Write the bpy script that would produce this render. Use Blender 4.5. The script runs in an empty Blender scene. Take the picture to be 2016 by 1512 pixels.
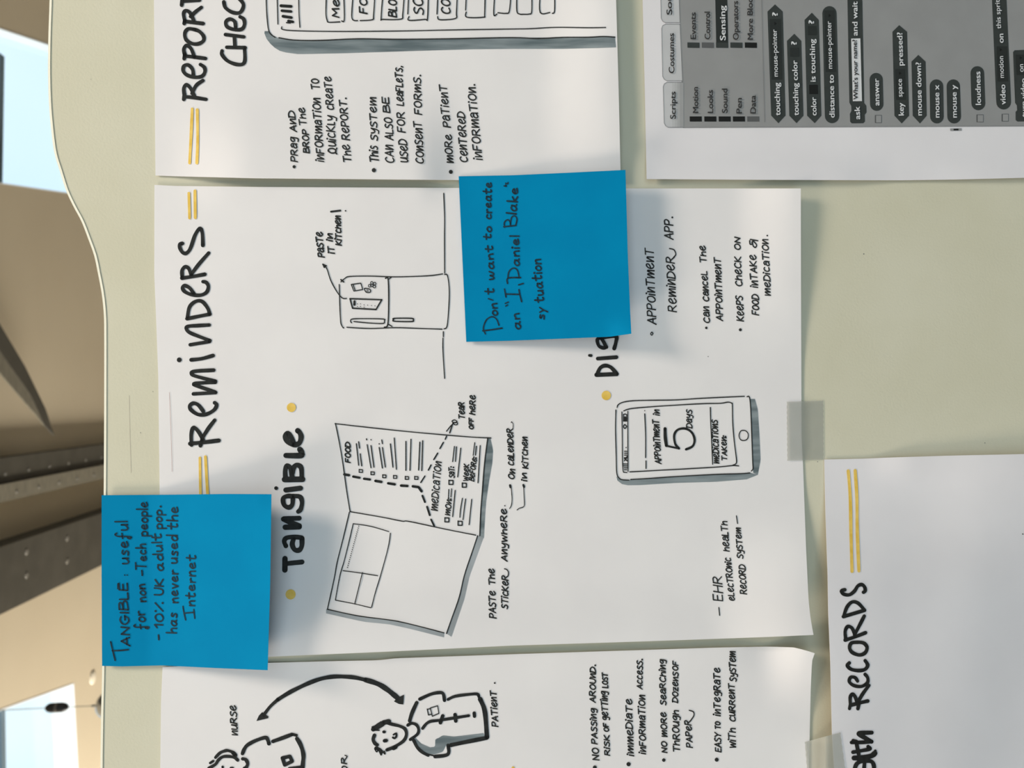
import bpy, bmesh, math, random
from mathutils import Vector, Matrix
random.seed(7)
S = bpy.context.scene
COL = S.collection
# ------------------------------------------------------------------ camera, world, lights, exposure
Z0 = 1.45                                   # height of the middle of the central sheet above the floor
CEIL = 4.37
F = 1631.0
def _rot():
    a, b, c = [math.radians(t) for t in (-4.77, -0.96, 0.95)]
    base = Matrix(((0, 1, 0), (0, 0, -1), (-1, 0, 0)))
    return Matrix.Rotation(b, 3, 'Z') @ Matrix.Rotation(a, 3, 'X') @ Matrix.Rotation(c, 3, 'Y') @ base
CR = _rot()
CO = Vector((0.0082, -0.3782, Z0 + 0.0227))
cd = bpy.data.cameras.new('camera'); cam = bpy.data.objects.new('camera', cd); COL.objects.link(cam)
M4 = CR.to_4x4(); M4.translation = CO; cam.matrix_world = M4
cd.sensor_width = 36; cd.lens = F / 2016 * 36; cd.clip_start = 0.01; cd.clip_end = 200
cd.dof.use_dof = True; cd.dof.focus_distance = 0.385; cd.dof.aperture_fstop = 17
S.camera = cam

w = bpy.data.worlds.new('sky'); S.world = w; w.use_nodes = True
nt = w.node_tree; nt.nodes.clear()
out = nt.nodes.new('ShaderNodeOutputWorld'); bg = nt.nodes.new('ShaderNodeBackground')
nz = nt.nodes.new('ShaderNodeTexNoise'); nz.inputs['Scale'].default_value = 2.2; nz.inputs['Detail'].default_value = 3
rp = nt.nodes.new('ShaderNodeValToRGB')
rp.color_ramp.elements[0].position = .35; rp.color_ramp.elements[0].color = (.56, .79, .98, 1)
rp.color_ramp.elements[1].position = .65; rp.color_ramp.elements[1].color = (.80, .95, 1.0, 1)
tc = nt.nodes.new('ShaderNodeTexCoord')
nt.links.new(tc.outputs['Generated'], nz.inputs['Vector']); nt.links.new(nz.outputs['Fac'], rp.inputs['Fac'])
nt.links.new(rp.outputs['Color'], bg.inputs['Color']); nt.links.new(bg.outputs[0], out.inputs['Surface'])
bg.inputs['Strength'].default_value = 1.2

def area(name, loc, target, size, size_y, power, color):
    l = bpy.data.lights.new(name, 'AREA'); l.shape = 'RECTANGLE'; l.size = size; l.size_y = size_y
    l.energy = power; l.color = color
    o = bpy.data.objects.new(name, l); COL.objects.link(o); o.location = loc
    o.rotation_euler = (Vector(target) - Vector(loc)).to_track_quat('-Z', 'Y').to_euler()
    return o
TGT = (0, 0, Z0)
area('panel_light_right', (.56, -.60, Z0 + 1.32), TGT, .33, .33, 17.6, (1.0, .885, .755))
area('panel_light_left', (-1.38, -.69, Z0 + 1.57), TGT, .46, .46, 25, (1.0, .885, .755))
area('added_ceiling_fill_left', (-6.8, 5.5, 2.2), (-1.0, 6.5, CEIL), 4.5, 2.2, 1150, (1.0, .93, .82))  # added unseen fill, grades the ceiling brighter to the left; no window modelled
area('added_ceiling_fill_right', (6.8, 4.0, 1.6), (0, 7.0, CEIL), 4.0, 2.0, 90, (1.0, .94, .85))  # weaker added fill lifting the ceiling from the right, stands in for floor bounce

S.view_settings.view_transform = 'Standard'; S.view_settings.look = 'None'
S.view_settings.gamma = 1; S.view_settings.use_curve_mapping = False; S.view_settings.exposure = 0.0

# ------------------------------------------------------------------ geometry helpers
def ray(u, v):
    return (CR @ Vector(((u - 1008) / F, (756 - v) / F, -1))).normalized()
def P(u, v, h=0.0):                          # a point lying h in front of the board
    d = ray(u, v); t = (-h - CO.y) / d.y
    return CO + d * t
def PC(u, v, z):                             # a point at height z (ceiling side)
    d = ray(u, v); t = (z - CO.z) / d.z
    return CO + d * t
def sm(x):
    x = max(0.0, min(1.0, x)); return x * x * (3 - 2 * x)

def link(name, verts, faces, mat, parent=None, smooth=False, loc=None):
    me = bpy.data.meshes.new(name)
    if loc is not None: verts = [Vector(p) - Vector(loc) for p in verts]
    me.from_pydata([tuple(p) for p in verts], [], faces); me.materials.append(mat)
    if smooth:
        for f in me.polygons: f.use_smooth = True
    me.update()
    o = bpy.data.objects.new(name, me); COL.objects.link(o)
    if loc is not None: o.location = loc
    if parent is not None:
        o.parent = parent; o.matrix_parent_inverse = Matrix.Translation(parent.location).inverted()
    return o
def tag(o, label, cat, group=None):
    o['label'] = label; o['category'] = cat
    if group: o['group'] = group
    return o
def struct(o): o['kind'] = 'structure'; return o
def empty(name, loc):
    o = bpy.data.objects.new(name, None); COL.objects.link(o); o.location = loc; o.empty_display_size = .05
    return o

# ------------------------------------------------------------------ materials
def mat(name, col, rough=.6, col2=None, scale=300, bump=0, bscale=None, metal=0, spec=.3, stretch=None, detail=3, lo=.35, hi=.65):
    m = bpy.data.materials.new(name); m.use_nodes = True; n = m.node_tree; b = n.nodes['Principled BSDF']
    b.inputs['Roughness'].default_value = rough; b.inputs['Metallic'].default_value = metal
    b.inputs['Specular IOR Level'].default_value = spec
    tc = n.nodes.new('ShaderNodeTexCoord'); mp = n.nodes.new('ShaderNodeMapping')
    n.links.new(tc.outputs['Object'], mp.inputs['Vector'])
    if stretch: mp.inputs['Scale'].default_value = stretch
    if col2 is None: col2 = tuple(min(1, c * 1.04) for c in col); 
    nz = n.nodes.new('ShaderNodeTexNoise'); nz.inputs['Scale'].default_value = scale; nz.inputs['Detail'].default_value = detail
    r = n.nodes.new('ShaderNodeValToRGB')
    r.color_ramp.elements[0].color = (*col, 1); r.color_ramp.elements[1].color = (*col2, 1)
    r.color_ramp.elements[0].position = lo; r.color_ramp.elements[1].position = hi
    n.links.new(mp.outputs[0], nz.inputs['Vector']); n.links.new(nz.outputs['Fac'], r.inputs['Fac']); n.links.new(r.outputs['Color'], b.inputs['Base Color'])
    if bump:
        n2 = n.nodes.new('ShaderNodeTexNoise'); n2.inputs['Scale'].default_value = bscale or scale; n2.inputs['Detail'].default_value = 2
        n.links.new(mp.outputs[0], n2.inputs['Vector'])
        bp = n.nodes.new('ShaderNodeBump'); bp.inputs['Strength'].default_value = 1; bp.inputs['Distance'].default_value = bump
        n.links.new(n2.outputs['Fac'], bp.inputs['Height']); n.links.new(bp.outputs[0], b.inputs['Normal'])
    return m
PAPER = mat('white_paper', (.79, .748, .735), .7, (.82, .778, .762), 25, bump=.00004, bscale=220, spec=.15)
PAPER2 = mat('cool_white_paper', (.755, .715, .72), .7, (.785, .745, .75), 25, bump=.00004, bscale=220, spec=.15)
BOARD = mat('cream_laminate', (.615, .575, .43), .55, (.65, .61, .47), 18, bump=.00006, bscale=900, spec=.25)
TRIM = mat('cream_edge_band', (.93, .87, .70), .4, (.95, .89, .72))
CORE = mat('dark_core', (.16, .13, .09), .8)
BLUE = mat('blue_note_paper', (.0, .205, .405), .65, (.0, .22, .425), 40, bump=.00003, bscale=300, spec=.04)
INK = mat('black_marker_ink', (.012, .012, .011), .55, (.022, .022, .019), 400, spec=.2)
PENINK = mat('black_fineliner_ink', (.018, .018, .016), .6, (.03, .03, .027), 500, spec=.2)
NOTEINK = mat('dark_ink_on_blue', (.006, .016, .025), .6, (.008, .035, .055), 600, spec=.2)
YEL = mat('yellow_marker', (.74, .47, .07), .6, (.85, .58, .14), 250, spec=.2)
GREY = mat('grey_marker', (.115, .145, .155), .65, (.26, .295, .305), 30, stretch=(9, 1, 1), spec=.2)
GREY2 = mat('light_grey_marker', (.27, .29, .30), .65, (.36, .385, .40), 60, spec=.2)
PENCIL = mat('faint_red_pencil', (.42, .28, .28), .7)
PGREY = mat('printed_grey', (.275, .27, .265), .65, (.295, .29, .285), 60, spec=.2)
PTAB = mat('printed_pale_grey', (.50, .49, .49), .65, (.55, .54, .54), 60, spec=.2)
PDARK = mat('printed_dark_grey', (.036, .041, .038), .6, (.042, .047, .044), 200, spec=.2)
PFIELD = mat('printed_darker_field', (.024, .027, .025), .6, spec=.2)
PBLACK = mat('printed_black', (.010, .010, .009), .6, spec=.2)
PMID = mat('printed_mid_grey', (.10, .10, .10), .6, spec=.2)
PLINE = mat('printed_outline', (.16, .16, .16), .6, spec=.2)
PWHITE = mat('printed_white', (.66, .65, .65), .65, spec=.2)
PTEXT = mat('printed_text', (.03, .03, .03), .6, spec=.2)
CEILM = mat('beige_ceiling_paint', (.47, .40, .29), .85, (.50, .43, .315), .8)
WALLM = mat('pale_wall_paint', (.55, .50, .40), .85, (.58, .53, .43), 1)
FLOORM = mat('grey_carpet', (.17, .165, .155), .95, (.22, .215, .20), 40)
STEEL = mat('dark_painted_steel', (.062, .057, .046), .7, (.075, .069, .056), 6, spec=.15)
STEEL2 = mat('light_painted_steel', (.14, .128, .098), .7, (.18, .165, .125), 12, stretch=(1, 3, 1))
BOLT = mat('bolt_paint', (.16, .15, .13), .5)
FRAME = mat('white_window_frame', (.75, .78, .80), .5)
MULL = mat('blue_grey_mullion', (.10, .14, .17), .5)
CHROME = mat('polished_metal', (.5, .52, .54), .22, metal=1)
BLACKP = mat('black_plastic', (.012, .012, .013), .45)
CORDM = mat('grey_cord', (.25, .25, .22), .8)
WHITEP = mat('white_plastic', (.62, .56, .45), .6)
def glass_mat():
    m = bpy.data.materials.new('rooflight_glass'); m.use_nodes = True; n = m.node_tree; n.nodes.clear()
    o = n.nodes.new('ShaderNodeOutputMaterial'); mx = n.nodes.new('ShaderNodeMixShader'); t = n.nodes.new('ShaderNodeBsdfTransparent'); g = n.nodes.new('ShaderNodeBsdfGlossy')
    t.inputs[0].default_value = (.97, .99, 1, 1); g.inputs['Roughness'].default_value = .03
    mx.inputs[0].default_value = .04; n.links.new(t.outputs[0], mx.inputs[1]); n.links.new(g.outputs[0], mx.inputs[2]); n.links.new(mx.outputs[0], o.inputs[0])
    return m
GLASS = glass_mat()
def tape_mat():
    m = bpy.data.materials.new('matt_clear_tape'); m.use_nodes = True; n = m.node_tree; n.nodes.clear()
    o = n.nodes.new('ShaderNodeOutputMaterial'); mx = n.nodes.new('ShaderNodeMixShader'); t = n.nodes.new('ShaderNodeBsdfTransparent'); g = n.nodes.new('ShaderNodeBsdfPrincipled')
    g.inputs['Base Color'].default_value = (.55, .56, .50, 1); g.inputs['Roughness'].default_value = .35
    nz = n.nodes.new('ShaderNodeTexNoise'); nz.inputs['Scale'].default_value = 120; tc = n.nodes.new('ShaderNodeTexCoord')
    mr = n.nodes.new('ShaderNodeMapRange'); mr.inputs['To Min'].default_value = .26; mr.inputs['To Max'].default_value = .36
    n.links.new(tc.outputs['Object'], nz.inputs['Vector']); n.links.new(nz.outputs['Fac'], mr.inputs['Value']); n.links.new(mr.outputs[0], mx.inputs[0])
    t.inputs[0].default_value = (.95, .95, .95, 1)
    n.links.new(t.outputs[0], mx.inputs[1]); n.links.new(g.outputs[0], mx.inputs[2]); n.links.new(mx.outputs[0], o.inputs[0])
    return m
TAPE = tape_mat()

# ------------------------------------------------------------------ the hall
X0, X1, Y0, Y1 = -7.0, 7.0, -5.0, 13.0
def box(a, b):
    x0, y0, z0 = a; x1, y1, z1 = b
    v = [(x0, y0, z0), (x1, y0, z0), (x1, y1, z0), (x0, y1, z0), (x0, y0, z1), (x1, y0, z1), (x1, y1, z1), (x0, y1, z1)]
    return v, [(0, 3, 2, 1), (4, 5, 6, 7), (0, 1, 5, 4), (1, 2, 6, 5), (2, 3, 7, 6), (3, 0, 4, 7)]
def prism(poly, z0, z1):
    n = len(poly)
    v = [(p[0], p[1], z0) for p in poly] + [(p[0], p[1], z1) for p in poly]
    return v, [tuple(range(n))[::-1], tuple(range(n, 2 * n))] + [(i, (i + 1) % n, n + (i + 1) % n, n + i) for i in range(n)]
struct(link('floor', *box((X0, Y0, -.1), (X1, Y1, 0)), FLOORM))
struct(link('wall_far', *box((X0, Y1, -.1), (X1, Y1 + .15, CEIL + .1)), WALLM))
struct(link('wall_left', *box((X0 - .15, Y0, -.1), (X0, Y1 + .15, CEIL + .1)), WALLM))
struct(link('wall_right', *box((X1, Y0, -.1), (X1 + .15, Y1 + .15, CEIL + .1)), WALLM))
holes = [[(-200, -12), (250, 139), (262, 400), (-200, 333)], [(145, 1345), (166, 1760), (-160, 1860), (-160, 1454)]]
holes = [[PC(u, v, CEIL) for u, v in h] for h in holes]
cu = bpy.data.curves.new('ceiling_outline', 'CURVE'); cu.dimensions = '2D'; cu.fill_mode = 'BOTH'; cu.extrude = .03
for poly in [[(X0, Y0), (X1, Y0), (X1, Y1), (X0, Y1)]] + [[(p.x, p.y) for p in h] for h in holes]:
    sp = cu.splines.new('POLY'); sp.points.add(len(poly) - 1); sp.use_cyclic_u = True
    for i, p in enumerate(poly): sp.points[i].co = (p[0], p[1], 0, 1)
tmp = bpy.data.objects.new('tmp', cu); COL.objects.link(tmp); bpy.context.view_layer.update()
me = bpy.data.meshes.new_from_object(tmp.evaluated_get(bpy.context.evaluated_depsgraph_get()))
bpy.data.objects.remove(tmp)
ce = bpy.data.objects.new('ceiling', me); COL.objects.link(ce); ce.location = (0, 0, CEIL + .03); me.materials.clear(); me.materials.append(CEILM)
struct(ce)
for k, h in enumerate(holes):
    n = 4; c = sum(h, Vector()) / 4
    # upstand round the opening
    v = []; f = []
    for z in (CEIL - .003, CEIL + .17):
        for s in (.985, .9995):
            for p in h: q = c + (p - c) * s; v.append((q.x, q.y, z))
    for i in range(4):
        j = (i + 1) % 4
        f += [(i, j, 8 + j, 8 + i), (4 + i, 12 + i, 12 + j, 4 + j), (8 + i, 8 + j, 12 + j, 12 + i), (i, 4 + i, 4 + j, j)]
    root = struct(link('window_%d' % (k + 1), v, f, FRAME))
    q = [c + (p - c) * .99 for p in h]
    pv, pf = prism([(p.x, p.y) for p in q], CEIL + .15, CEIL + .158)
    link('glass_pane', pv, pf, GLASS, root)
    def bar(a, b, wd, z0=CEIL + .12, z1=CEIL + .145, m=MULL, nm='mullion'):
        a = Vector((a.x, a.y, 0)); b = Vector((b.x, b.y, 0)); d = (b - a).normalized(); s = Vector((-d.y, d.x, 0)) * wd / 2
        return link(nm, *prism([a - s, b - s, b + s, a + s], z0, z1), m, root)
    if k == 0: bar(PC(3, 108, CEIL + .125), PC(-2, 420, CEIL + .125), .06)
    else: bar(PC(5, 1398, CEIL + .125), PC(10, 1760, CEIL + .125), .05); 
# steel roof members
RC = CEIL - CO.z
def xof(v_at_100): return -(v_at_100 - 795) / 771.0
def ybeam(x_a, x_b, z0, z1, y0=3.2, y1=12.8): return box((min(x_a, x_b), y0, z0), (max(x_a, x_b), y1, z1))
def obox(o_a, o_b): return box(o_a, o_b)
# girder made of a riveted flat and a pale ribbed angle
ZA = CEIL - .09; za = ZA - CO.z
g = tag(empty('roof_girder', (xof(910) * za, 3.2, ZA)), 'riveted dark steel roof girder with pale ribbed lower angle, running above board', 'girder')
xa, xb, xc = xof(882) * za, xof(926) * za, xof(958) * za
link('flat_plate', *ybeam(xa, xb, ZA, CEIL), STEEL, g)
link('angle', *ybeam(xb - .005, xc, ZA - .02, CEIL), STEEL2, g)
def disc_mesh(name, r, t, m, n=10):
    v = [(r * math.cos(i * 6.2832 / n), r * math.sin(i * 6.2832 / n), 0) for i in range(n)] + [(r * .7 * math.cos(i * 6.2832 / n), r * .7 * math.sin(i * 6.2832 / n), -t) for i in range(n)]
    f = [tuple(range(n, 2 * n))] + [(i, n + i, n + (i + 1) % n, (i + 1) % n) for i in range(n)]
    me = bpy.data.meshes.new(name); me.from_pydata(v, [], f); me.materials.append(m); return me
rm = disc_mesh('rivet', .013, .005, BOLT); bm_ = disc_mesh('bolt', .022, .006, BOLT)
def put(me, name, loc, parent):
    o = bpy.data.objects.new(name, me); COL.objects.link(o); o.parent = parent; o.location = Vector(loc) - parent.location
for i in range(30): put(rm, 'rivet', (xa * .35 + xb * .65, 3.4 + i * .3, ZA), g)
for i in range(30): put(rm, 'rivet', (xb * .4 + xc * .6, 3.5 + i * .3, ZA - .02), g)
ZB = CEIL - .13; zb = ZB - CO.z
b2 = tag(empty('roof_beam', (xof(1090) * zb, 3.2, ZB)), 'wide flat dark steel roof beam dotted with pairs of bolts, left of the girder', 'beam')
x0, x1 = xof(1035) * zb, xof(1151) * zb
link('beam_plate', *ybeam(x0, x1, ZB, CEIL), STEEL, b2)
link('bottom_flange', *ybeam(x0 - .0, x1 + .0, ZB - .012, ZB + .002), STEEL, b2)
for (u, v) in [(132, 1060), (132, 1105), (52, 1087), (52, 1133), (-40, 1118), (-40, 1168)]:
    p = PC(u, v, ZB - .012); put(bm_, 'bolt', p, b2)
ZS = CEIL - .22
st = tag(empty('roof_strut', PC(60, 740, ZS)), 'tapering dark roof strut ending in a point below the beige ceiling', 'strut')
def strip(poly, z0, z1, name, m, parent):
    pts = [PC(u, v, z0) for u, v in poly]
    link(name, *prism([(p.x, p.y) for p in pts], z0, z1), m, parent)
strip([(-120, 400), (0, 638), (50, 722), (90, 805), (107, 857), (88, 836), (60, 775), (0, 690), (-120, 500)], ZS, ZS + .012, 'flange', STEEL, st)
strip([(-120, 520), (0, 692), (60, 777), (88, 838), (76, 822), (12, 748), (-120, 590)], ZS + .002, ZS + .012, 'web', STEEL2, st)
p = PC(-80, 490, ZS + .012)
link('hanger', *box((p.x - .02, p.y - .02, p.z), (p.x + .02, p.y + .02, CEIL)), STEEL, st)
# pendant lamp: cord, cord grip, dome shade
d = ray(112, 1393); t = (4.0 - CO.y) / d.y; pc = CO + d * t
def lathe(name, prof, c, m, parent=None, n=28, smooth=True):
    v = []; f = []
    for r, z in prof:
        for i in range(n): v.append((c[0] + r * math.cos(i * 6.2832 / n), c[1] + r * math.sin(i * 6.2832 / n), c[2] + z))
    for k in range(len(prof) - 1):
        for i in range(n): f.append((k * n + i, k * n + (i + 1) % n, (k + 1) * n + (i + 1) % n, (k + 1) * n + i))
    return link(name, v, f, m, parent, smooth)
lamp = tag(empty('pendant_lamp', (pc.x, pc.y, pc.z - .26)), 'polished dome pendant lamp hanging on a thin cord in front of the bright rooflight', 'lamp')
lathe('cord', [(.0022, -.19), (.0022, CEIL - pc.z)], pc, CORDM, lamp, 8)
lathe('cord_grip', [(.0005, .056), (.012, .053), (.021, .04), (.024, .025), (.024, .006)], pc, BLACKP, lamp)
lathe('cord_grip', [(.024, -.006), (.024, -.025), (.021, -.04), (.012, -.053), (.0005, -.056)], pc, BLACKP, lamp)
lathe('grip_band', [(.0235, .0065), (.0245, .005), (.0245, -.005), (.0235, -.0065)], pc, mat('brown_band', (.10, .085, .075), .5), lamp)
lathe('lamp_cap', [(.003, -.165), (.006, -.172), (.006, -.19)], pc, CORDM, lamp)
lathe('lamp_shade', [(.004, -.19), (.02, -.193), (.04, -.202), (.057, -.218), (.068, -.24), (.073, -.27), (.073, -.33), (.07, -.33), (.07, -.27), (.064, -.24), (.04, -.206)], pc, CHROME, lamp)
pd = PC(182, 1334, CEIL)
tag(lathe('ceiling_detector', [(.001, -.012), (.045, -.011), (.052, -.007), (.055, 0)], (pd.x, pd.y, CEIL), WHITEP), 'small round cream ceiling detector beside the corner of the bright rooflight', 'detector')

# ------------------------------------------------------------------ ribbons, text, patches
class Ctx:
    def __init__(s, ox, oy, k): s.ox, s.oy, s.k = ox, oy, k
    def __call__(s, p): return (s.ox + p[0] / s.k, s.oy + p[1] / s.k)
def T(ox, oy, k=4.0): return Ctx(ox, oy, k)
def smooth_line(pts, n=5):
    if len(pts) < 3: return pts
    closed = abs(pts[0][0] - pts[-1][0]) + abs(pts[0][1] - pts[-1][1]) < 1e-6
    out = []
    m = len(pts)
    for i in range(m - 1):
        p1, p2 = pts[i], pts[i + 1]
        p0 = pts[i - 1] if i > 0 else (pts[-2] if closed else p1)
        p3 = pts[i + 2] if i + 2 < m else (pts[1] if closed else p2)
        for k in range(n):
            t = k / n; t2 = t * t; t3 = t2 * t
            out.append(tuple(.5 * ((2 * b) + (c - a) * t + (2 * a - 5 * b + 4 * c - e) * t2 + (-a + 3 * b - 3 * c + e) * t3) for a, b, c, e in zip(p0, p1, p2, p3)))
    out.append(pts[-1]); return out
class Ink:
    """collects marks on one sheet; build() links them as one mesh"""
    def __init__(s, hf, off=.00022): s.v = []; s.f = []; s.hf = hf; s.off = off
    def pt(s, u, v):
        s.v.append(P(u, v, s.hf(u, v) + s.off)); return len(s.v) - 1
    def disc(s, u, v, r, n=10):
        ids = [s.pt(u + r * math.cos(i * 6.2832 / n), v - r * math.sin(i * 6.2832 / n)) for i in range(n)]
        s.f.append(tuple(ids))
    def line(s, pts, w, curve=True, n=5, caps=True, wob=.06):
        if curve: pts = smooth_line(pts, n)
        q = [pts[0]]
        for p in pts[1:]:
            L = math.hypot(p[0] - q[-1][0], p[1] - q[-1][1])
            if L < .25: continue
            k = int(L // 60)
            a = q[-1]
            for i in range(1, k + 1): q.append((a[0] + (p[0] - a[0]) * i / (k + 1), a[1] + (p[1] - a[1]) * i / (k + 1)))
            q.append(p)
        if len(q) == 1: s.disc(q[0][0], q[0][1], w / 2); return
        prev = None; m = len(q)
        dirs = []
        for i in range(m - 1):
            dx, dy = q[i + 1][0] - q[i][0], q[i + 1][1] - q[i][1]; L = math.hypot(dx, dy); dirs.append((dx / L, dy / L))
        ph = random.random() * 6
        W = [w / 2 * (1 + wob * math.sin(ph + i * .7)) for i in range(m)]
        for i in range(m):
            a = dirs[max(0, i - 1)]; b = dirs[min(m - 2, i)]
            dot = a[0] * b[0] + a[1] * b[1]
            if dot < .75 and 0 < i < m - 1:            # sharp corner: break and put a round joint
                nx, ny = -a[1], a[0]
                l, r = s.pt(q[i][0] + nx * W[i], q[i][1] + ny * W[i]), s.pt(q[i][0] - nx * W[i], q[i][1] - ny * W[i])
                if prev: s.f.append((prev[0], l, r, prev[1]))
                s.disc(q[i][0], q[i][1], W[i], 9)
                nx, ny = -b[1], b[0]
                prev = (s.pt(q[i][0] + nx * W[i], q[i][1] + ny * W[i]), s.pt(q[i][0] - nx * W[i], q[i][1] - ny * W[i]))
                continue
            tx, ty = a[0] + b[0], a[1] + b[1]; L = math.hypot(tx, ty) or 1; nx, ny = -ty / L, tx / L
            c = max(.6, abs(nx * -a[1] + ny * a[0])); k = W[i] / c
            l, r = s.pt(q[i][0] + nx * k, q[i][1] + ny * k), s.pt(q[i][0] - nx * k, q[i][1] - ny * k)
            if prev: s.f.append((prev[0], l, r, prev[1]))
            prev = (l, r)
        if caps:
            s.disc(q[0][0], q[0][1], W[0], 9 if w < 5 else 14); s.disc(q[-1][0], q[-1][1], W[-1], 9 if w < 5 else 14)
    def poly(s, pts):
        s.f.append(tuple(s.pt(u, v) for u, v in pts))
    def band(s, a, b, n=40):
        a = resample(a, n); b = resample(b, n); prev = None
        for p, q in zip(a, b):
            mid = ((p[0] + q[0]) / 2, (p[1] + q[1]) / 2)
            cur = (s.pt(*p), s.pt(*mid), s.pt(*q))
            if prev: s.f.append((prev[0], cur[0], cur[1], prev[1])); s.f.append((prev[1], cur[1], cur[2], prev[2]))
            prev = cur
    def build(s, name, m, parent, label=None):
        if not s.f: return None
        o = link(name, s.v, s.f, m, parent)
        if label: o['label'] = label
        return o
def resample(p, n):
    d = [0]
    for a, b in zip(p, p[1:]): d.append(d[-1] + math.hypot(b[0] - a[0], b[1] - a[1]))
    out = []; j = 0
    for i in range(n + 1):
        t = d[-1] * i / n
        while j < len(p) - 2 and d[j + 1] < t: j += 1
        k = (t - d[j]) / ((d[j + 1] - d[j]) or 1)
        out.append((p[j][0] + (p[j + 1][0] - p[j][0]) * k, p[j][1] + (p[j + 1][1] - p[j][1]) * k))
    return out

_A = {
'A': '0,0 3.2,10 6,0|1,3.5 5.6,3.6', 'B': '0,0 .4,10|~.2,10 4.5,9.8 4.9,7.2 .5,5.4|~.5,5.4 5.4,5.2 5.7,1.4 0,0',
'C': '~5.4,8.6 3.5,10 1,8.2 .1,4.6 1,1 3,0 5.6,1.2', 'D': '0,0 .4,10|~-.4,9.8 3.4,9.8 6.2,6.6 5.5,2.5 2.5,.2 -.6,.1',
'E': '5,10 .3,10 0,0 5,.2|.2,5.2 4.2,5.4', 'F': '0,0 .4,10 5.2,10.2|.2,5.2 4,5.4',
'G': '~5.5,8.8 3.2,10 .6,7.5 .2,3.5 2.2,0 5,.8 5.4,4|3.2,4.2 6.4,4.4', 'H': '0,0 .4,10|5.4,0 5.8,10|0,5 5.8,5.4', 'I': '0,0 .3,10',
'K': '0,0 .3,10|5.4,9.8 .5,4.6 5.8,0', 'L': '0,10 0,0 4.5,.3', 'M': '0,0 .8,10 3.6,3.5 6.6,10 7.4,0', 'N': '0,0 .5,10 5,0 5.6,10',
'O': '~3.2,10 .9,8.2 .2,4 1.8,.3 4.4,.5 6.1,4 5.4,8.4 3.2,10', 'P': '0,0 .4,10|~.2,9.8 4.2,10 5.4,7.6 3.8,5 .4,4.6',
'Q': '~3,9 .6,7 1,2 3.4,0 5.6,3 5,8 2.4,9.6 1,7|~1.6,1.2 0,-.6 2.5,.8 6.6,-1',
'R': '0,0 .4,10|~.2,9.8 4,10 5.2,7.8 3.6,5.4 .4,5|2,5 6.2,0', 'S': '~5,9.2 3,10 .8,8.6 1,6.6 4,4.6 4.9,2.2 3,0 0,.8',
'T': '3,0 3.2,10|0,10 6.4,10.3', 'U': '~0,10 .2,3 2,0 4.4,.6 5.4,4 5.6,10', 'W': '0,10 2,0 4.2,8 6.2,0 8.2,10',
'Y': '0,10 3,5|6,10 3,5 2.4,0', 'Z': '0,9.6 5.4,9.8 0,0 5.8,.2|1.4,5 4.6,5',
'a': '~.6,7.2 2.6,9 4.6,7.6 4.9,4 5,0|~4.7,5.2 1.8,5.4 .1,2.8 1.4,.1 4.8,2.2', 'e': '~.4,3.6 3.4,5 4.8,7 3.8,8.9 1.4,7.6 .2,4 1.2,.8 3.2,0 5.6,2.2',
'c': '~4.4,7.8 2.6,8.8 .6,6.6 .2,3 1.6,.2 4.8,1', 'g': '~4.6,7.6 2.8,9 .6,7 .8,4 2.8,3.4 4.6,6.4|~4.8,8.6 5,2 4.2,-2.2 1.2,-2',
'h': '0,0 .2,9|~.1,4 2.2,6.4 4.2,6.2 4.6,0', 'i': '0,0 .2,7.2|.7,10.4 .8,10.7', 'k': '0,0 .2,9|4.6,8.6 .4,4.2 5,0', 'l': '0,8.8 .1,.2 2.6,.1',
'm': '0,8.8 .4,0 3,8.2 3.9,8 4.1,.4 6.7,8.2 7.5,7.8 7.7,0', 'n': '0,8.8 .3,0 3.4,8.4 4.4,8 4.7,0', 'u': '~0,8.8 .2,2 1.6,0 3.8,2.2 4.8,8.8|4.8,8.8 5.1,0',
'r': '0,0 .2,8|~.2,5 2,8 4,8', 's': '~4.2,8 2.4,8.8 .8,7.4 1.2,5.6 3.6,4 4,1.6 2.2,0 0,.6', 't': '2.6,0 2.8,8.8|0,8.6 5.6,9',
'y': '~0,8.8 1,4.4 3,3.8 5,8.8|5,8.8 4.6,1 3.4,-2.6 .6,-2.2', 'w': '0,8.8 1.6,0 3.6,7.4 5.4,.2 7.2,8.8', 'o': '~2.6,8.6 .6,7 .2,3 1.6,.2 3.8,.6 5,4 4.4,7.6 2.6,8.6',
'z': '0,8 4.4,8.2 0,0 4.8,.2|1,4.2 4,4.2', 'b': '0,9 .2,0|~.2,4 3,5.6 4.6,3 3,0 .2,.2', 'd': '4.4,9 4.4,0|~4.4,4 2,5.6 .2,3 1.6,0 4.4,1', 'p': '0,8 0,-2|~0,7 3,8.6 4.6,5.6 3,3 .2,3.6',
'f': '1.6,0 1.7,8 3,9.6|0,5.5 3.6,5.6', 'v': '0,8.6 2.4,0 4.8,8.6',
'5': '5,10 1,10 .6,5.6|~.6,5.6 3.6,6.4 5.2,3.6 3.6,.4 .2,.4', '1': '-.8,7 1,10 1,0', '0': '~2.2,10 .2,7 .3,2 2.2,0 4.2,3 3.9,8 2.2,10',
'%': '4.6,10 0,0|-.2,9.4 0,9.5|4.8,.4 5,.5', '.': '1.2,.3 1.4,.4', ',': '1.4,1 .8,-1.6', '!': '0,3 .3,11|-.1,0 0,.2', ':': '0,1.5 .2,1.6|.3,6 .4,6.2', '-': '0,4 3.6,4.2',
'&': '~4.6,9 2.2,8.6 2.4,6 4.2,5.6 1.2,4.6 .4,1.6 2.4,0 5,4.6|5.6,8 5.4,-2', "'": '0,7 .4,10', '"': '0,8 .4,10.5|1.6,8 2,10.5'}
_B = dict(_A)
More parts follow.
